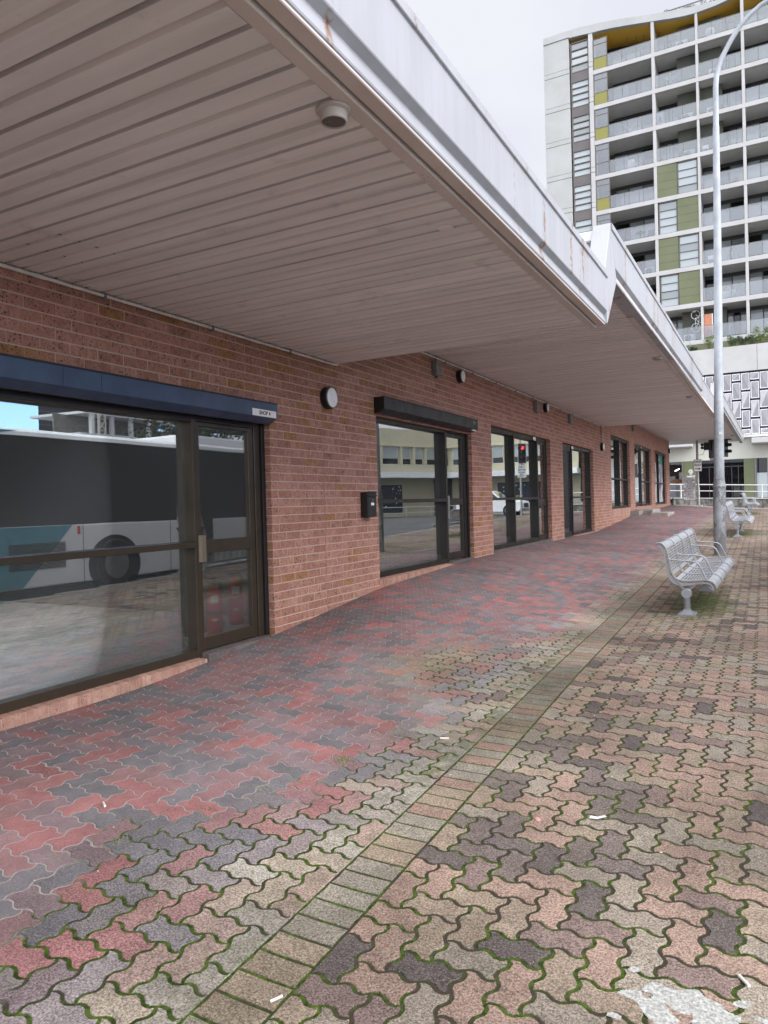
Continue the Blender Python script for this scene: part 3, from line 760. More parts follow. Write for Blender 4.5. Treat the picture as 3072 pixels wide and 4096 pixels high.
# boards between the wall corner line and the hip keep the first direction
for i in range(12):
    y0 = 40.0 + i * .25; xa = (y0 - 40.0) / .95; xb = (y0 + .24 - 40) / .95
    mb.add([(xa, y0, 2.861), (XF(y0) - .155, y0, 2.861), (XF(y0) - .155, y0 + .24, 2.861), (xb, y0 + .24, 2.861)], [(0, 1, 2, 3)])
mb.build('soffit', M_soffit, bld)
mb = MB()
for y0, y1, z, dz in ((-5, 7.1, 1.643, 0), (7.14, 22.82, 2.212, .0), (22.87, 43, 2.86, 0)):
    for a, b, h in ((.155, .086, -.004), (.076, .004, .012)):
        mb.add([(XF(y0) - a, y0, z + h), (XF(y0) - b, y0, z + h), (XF(y1) - b, y1, z + h), (XF(y1) - a, y1, z + h),
                (XF(y0) - a, y0, z + .06), (XF(y0) - b, y0, z + .06), (XF(y1) - b, y1, z + .06), (XF(y1) - a, y1, z + .06)],
               [(0, 1, 2, 3), (4, 5, 6, 7), (0, 1, 5, 4), (1, 2, 6, 5), (2, 3, 7, 6), (3, 0, 4, 7)])
mb.build('soffit_trim', M_trim, bld, bevel=.004, seg=1)
mb = MB()
FPROF = [(-.16, .03), (-.16, .0), (0, 0), (.004, .012), (-.020, .088), (.02, .118), (.02, .43), (.034, .433), (.034, .49), (-.17, .495), (-.17, .45)]
def fascia_run(y0a, y0b, z0a, y1a, y1b, z1a, lip=True, grow=0.0):
    """profile swept along the street edge; the ends may slant"""
    pr = FPROF if lip else [(-.14, .03), (-.14, .0), (-.02, 0), (-.02, .43), (-.012, .432), (-.012, .48), (-.15, .485), (-.15, .45)]
    n = len(pr); vs = []
    for ya, yb, z0 in ((y0a, y0b, z0a), (y1a, y1b, z1a)):
        for dx, dz in pr:
            y = ya + (yb - ya) * dz / .49; vs.append((XF(y) + dx, y, z0 + dz * (1 + grow)))
    fs = [(i, (i + 1) % n, n + (i + 1) % n, n + i) for i in range(n)] + [tuple(range(n))[::-1], tuple(range(n, 2 * n))]
    mb.add(vs, fs)
for a, b in ((-5, .6), (.603, 3.9), (3.903, 7.1)): fascia_run(a, a, 1.668, b, b, 1.668)
fascia_run(7.60, 7.36, 2.2, 12.2, 12.2, 2.222, grow=.04); fascia_run(12.203, 12.203, 2.222, 17.8, 17.8, 2.25, grow=.02)
fascia_run(17.83, 17.83, 2.25, 22.6, 22.4, 2.265, lip=False)
fascia_run(22.95, 22.7, 2.74, 32.5, 32.5, 2.75, grow=.05); fascia_run(32.503, 32.503, 2.75, 43.05, 43.05, 2.76, grow=.05)
def link(pts, x0, x1):
    n = len(pts); mb.add([(XF(y) + x0, y, z) for y, z in pts] + [(XF(y) + x1, y, z) for y, z in pts],
        [tuple(range(n)), tuple(range(n, 2 * n))] + [(i, (i + 1) % n, n + (i + 1) % n, n + i) for i in range(n)])
link([(7.101, 1.668), (7.62, 2.202), (7.352, 2.712), (7.035, 2.163), (7.101, 2.1)], -.15, .0185)
link([(22.55, 2.268), (22.97, 2.742), (22.72, 3.25), (22.40, 2.75)], -.15, -.003)
mb.build('fascia', M_fascia, bld, bevel=.004, seg=1)
mb = MB(); mb.box(.002, 2.80, -5, 7.10, 1.76, 1.80); mb.box(.002, 2.88, 7.52, 22.8, 2.33, 2.38); mb.box(.002, 3.0, 22.9, 42.95, 2.98, 3.02)
mb.box(.002, 2.86, 7.105, 7.125, 1.66, 2.2); mb.box(.002, 2.95, 22.835, 22.855, 2.22, 2.85)
mb.build('awning_deck', M_white, bld)
mb = MB(); mb.box(-1, 2.86, 7.43, 7.5, 1.8, 2.575); mb.build('parapet', M_gravelroof, bld)
mb = MB(); mb.box(-1, 2.88, 7.37, 7.51, 2.577, 2.675); mb.build('roof_gutter', M_white, bld, bevel=.008)

# ------------------------------------------------------------------ things on the wall
def roller(y0, y1, zt, zb, mat, label, guides, zfoot, lab=None):
    t = thing('roller_shutter', (.0, (y0 + y1) / 2, zb), label, 'shutter')
    mb = MB(); h = zt - zb
    prof = [(.002, zt), (.140, zt), (.150, zt - .010), (.150, zb + .045), (.060, zb), (.002, zb)]
    mb.prism([(x, z) for x, z in prof], 'y', y0, y1); mb.build('shutter_box', mat, t, bevel=.004, seg=2)
    mb = MB(); mb.box(.120, .1535, y0 - .001, y1 + .001, zt - .012, zt + .003); mb.build('box_lip', M_black, t, bevel=.002, seg=1)
    for g0, g1 in guides:
        mb = MB(); mb.box(-.125, -.064, g0, g1, zfoot, zb + .01)
        for z in np.arange(zfoot + .15, zb, .55): mb.lathe([(.006, 0), (.006, .003), (0, .004)], (-.064, (g0 + g1) / 2, z), 'x', 8)
        mb.build('guide_rail', M_black, t, bevel=.003, seg=1)
    mb = MB(); mb.box(-.115, -.07, y0 + .12, y1 - .10, zb - .036, zb + .006); mb.build('bottom_bar', M_black, t)
    return t
r1 = roller(.75, 5.728, 1.004, .812, M_black_sky, 'wide black roller shutter box with painted sky reflection over the large window nearest the viewer', [(5.736, 5.785)], -1.275)
mb = MB()
for y in (3.30, 3.62): mb.box(.1495, .1512, y - .0015, y + .0015, .865, .985)
mb.build('seam', M_black, r1)
mb = MB(); mb.box(.150, .1525, 5.335, 5.70, .860, .925); pl = mb.build('name_plate', M_label, r1)
mb = MB(); put_text(mb, 'SHOP 4', .052, (.1528, 5.52, .892), (0, 1, 0), (0, 0, 1), bold=.0008); mb.build('lettering', M_ink, pl)
r2 = roller(7.97, 11.29, 1.352, 1.15, M_black, 'black roller shutter box over the window beside the letterbox', [(11.305, 11.356)], -.935)
mb = MB(); mb.box(.1, .13, 11.10, 11.25, 1.164, 1.19); mb.build('name_plate', M_label, r2)
mb = MB(); mb.lathe([(.02, 0), (.02, .012), (.012, .02), (0, .02)], (.150, 11.12, 1.29), 'x', 10); mb.box(.15, .156, 11.07, 11.10, 1.26, 1.32); mb.build('key_switch', M_greybox, r2)

def wall_lamp(y, z, label, r=.125):
    t = thing('wall_lamp', (0, y, z), label, 'lamp', 'round bulkhead lamps on the brick wall')
    mb = MB(); mb.lathe([(r * .98, .001), (r, .012), (r, .070), (r * .93, .078)], (0, y, z), 'x', 36); mb.build('lamp_body', M_black, t, smooth=True)
    mb = MB(); mb.lathe([(r * .93, .070), (r * .93, .084), (r * .865, .088), (r * .865, .072)], (0, y, z), 'x', 36); mb.build('bezel', M_greybox, t, smooth=True)
    mb = MB(); mb.lathe([(r * .86, .072), (r * .86, .086), (r * .6, .093), (0, .096)], (0, y, z), 'x', 36); mb.build('lens', M_lamp_glass, t, smooth=True)
wall_lamp(6.85, 1.205, 'round white wall lamp with black rim between the two roller shutters')
wall_lamp(10.85, 2.022, 'round wall lamp up under the awning above the black roller shutter', .105)
wall_lamp(15.96, 2.055, 'small round wall lamp beside a grey box above the second door along', .105)
wall_lamp(22.17, 1.54, 'round wall lamp low on the pier after the mesh door')
wall_lamp(39.35, 2.32, 'dark wall lamp seen edge-on at the far brick corner', .12)

def jbox(y, z, label, s=.105, hgt=.105):
    t = thing('junction_box', (0, y, z), label, 'electrical box', 'grey boxes along the conduit')
    mb = MB(); mb.box(.001, .055, y - s, y + s, z - hgt, z + hgt); mb.build('box_back', M_greybox, t, bevel=.008)
    mb = MB(); mb.box(.056, .076, y - s * .86, y + s * .96, z - hgt * .9, z + hgt * .97); mb.build('lid', M_greybox, t, bevel=.008)
    mb = MB(); mb.box(.02, .06, y - s * .2, y + s * .5, z - hgt - .022, z - hgt); mb.tube([(.03, y, z + hgt), (.03, y, z + hgt + .05)], .013, 8); mb.build('gland', M_greybox, t)
jbox(9.89, 1.995, 'grey junction box under the awning left of the second wall lamp')
jbox(15.2, 1.99, 'grey junction box just left of the third wall lamp', .115)
jbox(18.22, 2.005, 'slim grey junction box above the pier before the mesh door', .12)
jbox(28.02, 2.58, 'grey junction box high on the wall above the far pair of doors', .12)
def conduit(pts, label, r=.0125):
    t = thing('conduit', (0, (pts[0][0] + pts[-1][0]) / 2, pts[0][1]), label, 'conduit', 'pale conduits under the soffit')
    mb = MB(); mb.tube([(.022, y, z) for y, z in pts], r, 10); mb.build('pipe', M_pvc, t, smooth=True)
    y = pts[0][0] + .7; k = 0
    while y < pts[-1][0] - .2:
        z = np.interp(y, [p[0] for p in pts], [p[1] for p in pts])
        mb = MB(); mb.box(0.001, .038, y - .011, y + .011, z - r - .016, z + r + .003); mb.build('clip', M_greybox, t)
        if k % 2: mc = MB(); mc.tube([(.022, y + .6, z), (.022, y + .68, z)], r * 1.22, 10); mc.build('coupling', M_pvc, t)
        y += 1.18; k += 1
conduit([(-4, 1.606), (7.02, 1.606), (7.07, 1.615), (7.09, 1.640)], 'pale plastic conduit along the wall under the nearest awning section')
conduit([(7.2, 2.165), (14, 2.168), (22.6, 2.172)], 'pale plastic conduit along the wall under the middle awning section')
conduit([(23.1, 2.79), (39.5, 2.80)], 'pale plastic conduit along the wall under the far awning section')
mb = MB(); mb.tube([(.012, 22.17, 1.66), (.012, 22.17, 2.17)], .007, 8); tag(mb.build('cable', M_black, origin=(.012, 22.17, 1.66)), 'thin dark cable dropping to the lamp on the pier after the mesh door', 'cable')
mbx = thing('letterbox', (0, 7.68, -.155), 'black metal letterbox fixed to the brick pier beside the black shutter', 'letterbox')
mb = MB(); mb.box(.001, .100, 7.565, 7.79, -.155, .150); mb.build('box_body', M_black, mbx, bevel=.006)
mb = MB(); mb.box(.100, .106, 7.580, 7.776, -.145, .085); mb.build('box_door', M_black, mbx, bevel=.003, seg=1)
mb = MB(); mb.box(.099, .116, 7.57, 7.785, .095, .118); mb.box(.099, .112, 7.562, 7.793, .135, .156); mb.build('flap', M_black, mbx, bevel=.004, seg=1)
mb = MB(); mb.box(.106, .108, 7.640, 7.715, -.015, .018); mb.build('name_plate', M_label, mbx)
mb = MB(); mb.lathe([(.009, 0), (.009, .006), (0, .007)], (.106, 7.68, .045), 'x', 12); mb.build('lock', M_steelh, mbx)
for y, l in ((15.33, 'tiny white number plate above the door with three glass bays'), (18.80, 'tiny white number plate above the mesh door'), (30.6, 'tiny white number plate above the far glass door')):
    z = 1.33 if y < 20 else 2.0
    mb = MB(); mb.box(-.066, -.061, y - .10, y + .10, z - .035, z + .035); tag(mb.build('number_plate', M_label, origin=(-.066, y, z)), l, 'plate')
M_dl = plain('cream_downlight', (.50, .45, .40), .45, 0, .15, 9)
def downlight(x, y, z, label, r=.072, drop=.045):
    t = thing('downlight', (x, y, z), label, 'light', 'round downlights in the soffit')
    mb = MB(); mb.lathe([(r * .62, -.001), (r, -.002), (r * .98, -.012), (r * .80, -.018), (r * .76, -drop), (r * .70, -drop - .004), (r * .66, -drop), (r * .64, .0)], (x, y, z), 'z', 32); mb.build('rim', M_dl, t, smooth=True)
    mb = MB(); mb.lathe([(r * .645, -drop + .002), (r * .63, .06), (0, .06)], (x, y, z), 'z', 32); mb.build('reflector', plain('reflector', (.13, .125, .12), .3, .4), t, smooth=True)
downlight(2.795, 2.565, 1.640, 'cream downlight nearest the viewer in the soffit edge', .074, .05)
downlight(2.870, 12.16, 2.209, 'downlight in the middle awning section, the nearer of its two', .085, .03)
downlight(2.895, 17.34, 2.209, 'downlight in the middle awning section, the farther of its two', .08, .03)
downlight(2.98, 38.4, 2.857, 'small downlight at the far end of the awning', .10, .03)
mb = MB(); mb.lathe([(.05, 0), (.05, -.003), (.02, -.004), (0, -.004)], (2.69, 3.99, 1.639), 'z', 14); tag(mb.build('blanking_plate', M_soffit, origin=(2.69, 3.99, 1.64)), 'small round blanking plate on the nearest soffit', 'plate')

# ------------------------------------------------------------------ inside the near shop
def extinguisher(x, y, z, r, h, label, rot=0.0, strap=False):
    t = thing('fire_extinguisher', (x, y, z), label, 'extinguisher')
    mb = MB(); mb.lathe([(r * .94, 0), (r, .012), (r, h * .80), (r * .88, h * .90), (r * .45, h * .97), (r * .34, h)], (x, y, z), 'z', 28); mb.build('cylinder', M_red, t, smooth=True)
    mb = MB(); mb.lathe([(r * 1.005, .10), (r * 1.005, .17)], (x, y, z), 'z', 28)
    w = math.atan2(0 - y, CAMX - x)
    def patch(z0, z1, half, nm, mt):
        m2 = MB(); k = 8
        for i in range(k):
            a0, a1 = w - half + 2 * half * i / k, w - half + 2 * half * (i + 1) / k; q = r * 1.012
            m2.quad((x + q * math.cos(a0), y + q * math.sin(a0), z + z0), (x + q * math.cos(a1), y + q * math.sin(a1), z + z0), (x + q * math.cos(a1), y + q * math.sin(a1), z + z1), (x + q * math.cos(a0), y + q * math.sin(a0), z + z1))
        m2.build(nm, mt, t)
    patch(h * .66, h * .82, .5, 'label_plate', M_label); patch(h * .30, h * .36, .35, 'label_plate', M_label)
    mb = MB(); mb.lathe([(.022, 0), (.026, .03), (.018, .05), (0, .05)], (x, y, z + h), 'z', 14); mb.box(x - .015, x + .015, y - .09, y + .03, z + h + .04, z + h + .055); mb.box(x - .012, x + .012, y - .08, y + .03, z + h + .07, z + h + .082); mb.build('valve', M_ink, t, bevel=.003, seg=1)
    mb = MB(); mb.tube([(x, y + .02, z + h + .03), (x + .01, y + r * .9, z + h + .04), (x + .01, y + r * 1.2, z + h * .86), (x + .01, y + r * 1.18, z + h * .45), (x, y + r * 1.12, z + h * .25)], .012, 8); mb.build('hose', M_rubber, t, smooth=True)
    if strap:
        mb = MB(); mb.lathe([(r * 1.02, h * .42), (r * 1.03, h * .50)], (x, y, z), 'z', 28); mb.build('strap', M_ink, t)
extinguisher(-.62, 5.62, -1.289, .078, .50, 'red fire extinguisher with black strap in front of the leaning frame', strap=True)
extinguisher(-.86, 6.24, -1.289, .085, .52, 'red fire extinguisher with curved black hose, right of its twin')
t = thing('framed_board', (-.95, 5.72, -1.289), 'grey framed board leaning on the shop wall behind the fire extinguishers', 'picture')
def slab_lean(mb, y0, y1, x0, x1, z0, z1, th): mb.add([(x0, y0, z0), (x0, y1, z0), (x1, y1, z1), (x1, y0, z1), (x0 - th, y0, z0), (x0 - th, y1, z0), (x1 - th, y1, z1), (x1 - th, y0, z1)], [(0, 1, 2, 3), (4, 5, 6, 7), (0, 1, 5, 4), (1, 2, 6, 5), (2, 3, 7, 6), (3, 0, 4, 7)])
mb = MB(); slab_lean(mb, 5.42, 6.02, -.82, -1.02, -1.289, -.66, .03); mb.build('frame', M_greybox, t, bevel=.004)
mb = MB(); slab_lean(mb, 5.47, 5.97, -.827, -1.000, -1.235, -.71, .01); mb.build('print', plain('grey_print', (.40, .40, .39), .6, 0, .6, 11), t)
t = thing('sandwich_board', (-.9, 14.5, -.9), 'pale sandwich board standing inside the shop with three glass bays', 'sign')
for s in (-1, 1):
    mb = MB(); x0, x1 = -.9 + s * .22, -.9 + s * .03
    slab_lean(mb, 14.15, 14.19, x0, x1, -.9, -.02, .03); slab_lean(mb, 14.81, 14.85, x0, x1, -.9, -.02, .03); slab_lean(mb, 14.19, 14.81, x0 + (x1 - x0) * .12, x1, -.79, -.05, .012); mb.build('board', M_label, t)

# posters on the last window
def poster(y0, y1, z0, z1, head, label):
    t = thing('window_poster', (-.155, (y0 + y1) / 2, z0), label, 'poster')
    g = G('poster_picture'); n = g.noise(2.2, 5, .6, g.map((1, 1.5, .8))); c = g.mix(g.ramp(n, .40, .58), (.10, .10, .105), (.62, .63, .65)); pm = g.fin(c, .5)
    mb = MB(); mb.box(-.160, -.156, y0, y1, z0, z1 - head[0]); mb.build('print', pm, t)
    mb = MB(); mb.box(-.160, -.155, y0, y1, z1 - head[0] + .001, z1); mb.build('heading', head[1], t)
    mb = MB(); mb.box(-.155, -.1535, y0 + (y1 - y0) * .12, y0 + (y1 - y0) * .45, z1 - head[0] * .6, z1 - head[0] * .45); mb.build('caption_bar', M_label, t)
M_posred = plain('poster_red', (.26, .03, .05), .5); M_posteal = plain('poster_teal', (.03, .25, .21), .5)
poster(34.18, 35.80, -.26, 2.0, (.42, M_posred), 'tall grey picture poster with a dark red heading in the last window')
poster(36.02, 38.05, -.26, 2.0, (.44, M_posteal), 'tall grey picture poster with a teal heading in the last window')

# loose concrete steps by the far doors
M_step = plain('worn_step', (.36, .32, .29), .9, 0, .3, 3, .4, 60)
t = thing('step', (.3, 28.9, -.62), 'low grey step block against the brick wall under the far door', 'step')
mb = MB(); mb.box(.02, .62, 28.35, 30.6, -.70, -.475); mb.build('step_block', M_step, t, bevel=.012)
mb = MB(); mb.box(.02, .625, 28.2, 28.345, -.70, -.50); mb.box(.0, .30, 27.2, 28.2, -.72, -.50); mb.build('dark_block', M_conc, t, bevel=.012)
t = thing('step', (.95, 29, -.68), 'pale step slab lying out on the paving before the far door', 'step')
mb = MB(); mb.box(.66, 1.26, 27.4, 29.4, -.74, -.585); mb.build('step_block', M_step, t, bevel=.012)

# ------------------------------------------------------------------ benches
M_bleg = plain('bench_leg_paint', (.27, .28, .30), .42, .25, .2, 6)
def bench(px, py, rot, slope, label, first=None):
    z0 = gzf(px, py)
    if first is not None:
        o = copy_tree(first); o.location = (px, py, z0 + H - .002); o.rotation_euler = (slope, 0, rot); o['label'] = label; return o
    t = thing('bench', (0, 0, 0), label, 'bench', 'silver perforated benches along the pavement')
    # profile of seat and back: (forward x, up z), foot centre at x 0
    ctl = [(-.330, .795), (-.300, .812), (-.262, .798), (-.232, .755), (-.215, .690), (-.200, .590), (-.178, .490), (-.140, .415), (-.080, .385), (.0, .378), (.10, .386), (.19, .392), (.245, .380), (.278, .350), (.295, .308)]
    cp = np.array(ctl); n = len(ctl); seg = np.linspace(0, n - 1, 160)
    def cr(tt):
        i = min(int(tt), n - 2); f = tt - i; p0, p1, p2, p3 = cp[max(i - 1, 0)], cp[i], cp[i + 1], cp[min(i + 2, n - 1)]
        return .5 * ((2 * p1) + (-p0 + p2) * f + (2 * p0 - 5 * p1 + 4 * p2 - p3) * f * f + (-p0 + 3 * p1 - 3 * p2 + p3) * f ** 3)
    fine = np.array([cr(s) for s in seg]); L = np.concatenate([[0], np.cumsum(np.linalg.norm(np.diff(fine, axis=0), axis=1))])
    def at(s): return np.array([np.interp(s, L, fine[:, 0]), np.interp(s, L, fine[:, 1])])
    T = L[-1]
    # rows along the profile: solid curl, slots on the back, wide gap at the bend, slots on the seat, solid nose
    rows = [(0, .14, 0)]; s = .14
    sb = L[np.argmin(np.abs(fine[:, 0] + .150) + (fine[:, 1] > .6) * 9)]
    while s + .030 < sb - .05: rows += [(s, s + .018, 1), (s + .018, s + .031, 0)]; s += .031
    rows += [(s, sb - .02, 0), (sb - .02, sb + .03, 2), (sb + .03, sb + .075, 0)]; s = sb + .075
    while s + .030 < T - .115: rows += [(s, s + .018, 1), (s + .018, s + .031, 0)]; s += .031
    rows.append((s, T, 0))
    br = []
    for a, b, k in rows:
        nsub = max(1, int((b - a) / .02)); br += [(a + (b - a) * i / nsub, a + (b - a) * (i + 1) / nsub, k) for i in range(nsub)]
    NS, SW = 4, .65
    cols = []
    for c in range(NS):
        y = c * SW; w = (SW - .05 - .026 * 3) / 4
        cols.append((y, y + .025, 0)); y += .025
        for k in range(4):
            cols.append((y, y + w, 1)); y += w
            if k < 3: cols.append((y, y + .026, 3)); y += .026
        cols.append((y, (c + 1) * SW, 0))
    for c in range(NS):
        mb = MB(); vi = {}
        def vid(s_, y_):
            key = (round(s_, 5), round(y_, 5))
            if key not in vi:
                p = at(s_); vi[key] = len(mb.v); mb.v.append((p[0], y_, p[1]))
            return vi[key]
        for a, b, k in br:
            for y0, y1, kc in cols:
                if not (c * SW - 1e-6 <= y0 and y1 <= (c + 1) * SW + 1e-6): continue
                if (k == 1 and kc == 1) or (k == 2 and kc in (1, 3)): continue
                mb.f.append((vid(a, y0), vid(a, y1), vid(b, y1), vid(b, y0))); mb.m.append(0)
        o = mb.build('seat_panel', M_bench, t)
        sol = o.modifiers.new('thickness', 'SOLIDIFY'); sol.thickness = .004; sol.offset = 0
    def off(s, d):
        p = at(s); q = (at(min(s + .01, T)) - at(max(s - .01, 0))); q = q / np.linalg.norm(q); return p + np.array([-q[1], q[0]]) * -d
    up = -1
    for c in range(NS + 1):
        mb = MB(); y = c * SW; ss = np.linspace(0, T, 40)
        mb.tube([(off(s, -.010)[0], y, off(s, -.010)[1]) for s in ss], .0085, 8); mb.build('rib', M_bench, t, smooth=True)
    for y in (0.0, SW, 3 * SW, 4 * SW):
        mb = MB(); pts = [(-.196, .640), (-.186, .628), (-.150, .622), (.030, .614), (.085, .606), (.120, .580), (.150, .520), (.185, .435), (.205, .402)]
        mb.tube([(a, y, b) for a, b in pts], .0095, 10); mb.build('armrest', M_bench, t, smooth=True)
    for y in (0.012, 3 * SW):
        mb = MB()
        ss = np.linspace(.02, T - .01, 36); A = [off(s, .016) for s in ss]; B = [off(s, .016 + .018 + .020 * math.exp(-((s - sb - .06) / .13) ** 2)) for s in ss]
        vs = [(p[0], y + e, p[1]) for e in (-.016, .016) for p in A] + [(p[0], y + e, p[1]) for e in (-.016, .016) for p in B]; k = len(A)
        fs = []
        for i in range(k - 1): fs += [(i, i + 1, k + i + 1, k + i), (2 * k + i, 3 * k + i, 3 * k + i + 1, 2 * k + i + 1), (i, 2 * k + i, 2 * k + i + 1, i + 1), (k + i, k + i + 1, 3 * k + i + 1, 3 * k + i)]
        fs += [(0, k, 3 * k, 2 * k), (k - 1, 3 * k - 1, 4 * k - 1, 2 * k - 1)]
        mb.add(vs, fs)
        leg = mb.build('leg', M_bench, t, smooth=True)
        mb = MB()      # forked strut, hub, post and foot
        mb.prism([(-.048, .21), (.024, .21), (.028, .275), (.095, .345), (.16, .358), (.16, .372), (.08, .368), (.004, .292), (-.03, .292), (-.085, .365), (-.135, .42), (-.15, .405), (-.062, .29)], 'y', y - .018, y + .018)
        mb.lathe([(.036, 0), (.036, .15), (.033, .155), (.033, .17)], (-.012, y, .05), 'z', 18)
        mb.build('strut', M_bleg, leg, bevel=.006)
        mb = MB(); mb.lathe([(.052, -.035), (.056, -.03), (.056, .030), (.050, .036), (.044, .036), (.042, .031), (0, .031)], (-.012, y, .245), 'y', 28); mb.lathe([(.052, .033), (.056, .028), (.056, -.030), (.050, -.036), (.044, -.036), (.042, -.031), (0, -.031)], (-.012, y, .245), 'y', 28)
        mb.build('hub_disc', M_bench, leg, smooth=True)
        mb = MB()
        def sq(w, z): return [(-.012 - w, y - w, z), (-.012 + w, y - w, z), (-.012 + w, y + w, z), (-.012 - w, y + w, z)]
        lv = [sq(.098, -.03), sq(.098, .014), sq(.082, .020), sq(.044, .048), sq(.034, .068)]; vs = sum(lv, [])
        fs = [(4 * i + j, 4 * i + (j + 1) % 4, 4 * i + 4 + (j + 1) % 4, 4 * i + 4 + j) for i in range(4) for j in range(4)] + [(16, 17, 18, 19)]
        mb.add(vs, fs)
        for sx_ in (-1, 1):
            for sy_ in (-1, 1): mb.lathe([(.010, 0), (.010, .010), (.006, .014), (0, .014)], (-.012 + sx_ * .08, y + sy_ * .08, .016), 'z', 8)
        mb.build('base_plate', M_bleg, leg, bevel=.005)
    t.location = (px, py, z0 + H - .002); t.rotation_euler = (slope, 0, rot)
    return t
b1 = bench(3.548, 8.80, -.035, .022, 'silver perforated metal bench nearest the viewer, before the lamp pole')
bench(3.735, 19.40, -.012, .018, 'silver perforated bench just beyond the lamp pole, middle of three', b1)
bench(3.785, 31.5, -.012, .008, 'small-looking silver bench farthest away near the crossing', b1)

# ------------------------------------------------------------------ street light pole
PX, PY_, QS = 3.656, 15.2, 15.2 / 13.3       # outline measured at 13.3 m, carried to its true distance
PQX = CAMX + (PX - CAMX) * QS; PZ = gzf(PQX, PY_) / QS
def QP(p): return [(CAMX + (a - CAMX) * QS, PY_, b * QS) for a, b, c in p], [c * QS for a, b, c in p]
lp = thing('street_light', (PQX, PY_, PZ * QS), 'tall galvanised street light pole with a stepped base and curved arm', 'street light')
mb = MB(); pts = [(PX, PZ - .05, .098), (PX + .006, -.30, .0985), (PX + .008, .135, .0985)]
mb.tube(*QP(pts), 32); mb.build('base_sleeve', M_galv, lp, smooth=True)
mb = MB(); pts = [(PX + .008, .125, .104), (PX + .008, .150, .104), (PX + .0085, .155, .099), (PX + .009, .262, .083), (PX + .009, .272, .0855), (PX + .009, .285, .0855), (PX + .0095, .29, .081)]
mb.tube(*QP(pts), 32); mb.build('shoulder_collar', M_galv, lp, smooth=True)
mb = MB(); pts = [(PX + .0095, .28, .0805), (PX + .026, 1.575, .0735)]
mb.tube(*QP(pts), 32); mb.build('lower_shaft', M_galv, lp, smooth=True)
M_galv2 = plain('galvanised_plain', (.40, .425, .455), .45, .12, .2, 4, .05)
mb = MB(); pts = [(PX + .026, 1.57, .0745), (PX + .027, 1.60, .0705), (PX + .056, 3.70, .0615), (PX + .074, 6.13, .050)]
mb.tube(*QP(pts), 28); mb.build('upper_shaft', M_galv2, lp, smooth=True)
mb = MB(); arm = [(PX + .074, 6.10, .051), (PX + .074, 6.16, .045), (3.738, 6.80, .043), (3.755, 6.98, .042), (3.786, 7.11, .041), (3.84, 7.25, .040), (3.912, 7.375, .0395), (4.0, 7.52, .039), (4.11, 7.67, .038), (4.25, 7.80, .037), (4.42, 7.91, .036), (4.65, 8.00, .035), (5.3, 8.12, .033), (5.7, 8.16, .032)]
mb.tube(*QP(arm), 20); mb.build('curved_arm', M_galv2, lp, smooth=True)
mb = MB(); mb.lathe([(.03, 0), (.09, .06), (.13, .35), (.11, .60), (0, .66)], (CAMX + (5.65 - CAMX) * QS, PY_, 8.16 * QS), 'x', 16); mb.build('lantern', M_greybox, lp, smooth=True)
mb = MB(); mb.box(PQX + .03, PQX + .075, PY_ - .094, PY_ - .086, 1.15, 1.20); mb.build('sticker', M_label, lp)

# ------------------------------------------------------------------ crossing: signs and signals
M_post = plain('sign_post', (.36, .36, .36), .5, .4, .2, 4)
def gp(x, y): return gzf(x, min(y, 39.8)) - .0
sp = thing('sign_post', (1.27, 40.6, -.70), 'grey post with ONE WAY sign by the crossing', 'sign')
mb = MB(); mb.tube([(1.275, 40.6, -.9), (1.275, 40.6, .4), (1.262, 40.6, .42), (1.245, 40.6, 3.2)], [.070, .068, .060, .058], 16); mb.build('post', M_post, sp, smooth=True)
for z in (-.02, 1.05): 
    mb = MB(); mb.lathe([(.078, -.012), (.078, .012)], (1.268, 40.6, z), 'z', 16); mb.build('band', M_greybox, sp)
sg = MB()
def rrect(x0, x1, z0, z1, r, n=5):
    P = []
    for cx, cz, a0 in ((x1 - r, z0 + r, -90), (x1 - r, z1 - r, 0), (x0 + r, z1 - r, 90), (x0 + r, z0 + r, 180)):
        P += [(cx + r * math.cos(R(a0 + 90 * i / n)), cz + r * math.sin(R(a0 + 90 * i / n))) for i in range(n + 1)]
    return P
mb = MB(); mb.prism(rrect(1.075, 1.470, 1.245, 1.870, .04), 'y', 40.50, 40.512); mb.build('border', M_ink, sp)
mb = MB(); mb.prism(rrect(1.088, 1.457, 1.258, 1.857, .035), 'y', 40.494, 40.4995); pl = mb.build('sign_face', M_sign, sp)
mb = MB(); put_text(mb, 'ONE', .175, (1.272, 40.492, 1.742), (1, 0, 0), (0, 0, 1), bold=.0025, sx=.92); put_text(mb, 'WAY', .175, (1.272, 40.492, 1.565), (1, 0, 0), (0, 0, 1), bold=.0025, sx=.86); mb.build('lettering', M_ink, pl)
mb = MB(); mb.prism([(1.13, 1.367), (1.32, 1.367), (1.32, 1.325), (1.415, 1.385), (1.32, 1.445), (1.32, 1.403), (1.13, 1.403)], 'y', 40.489, 40.4935); mb.build('arrow', M_ink, pl)

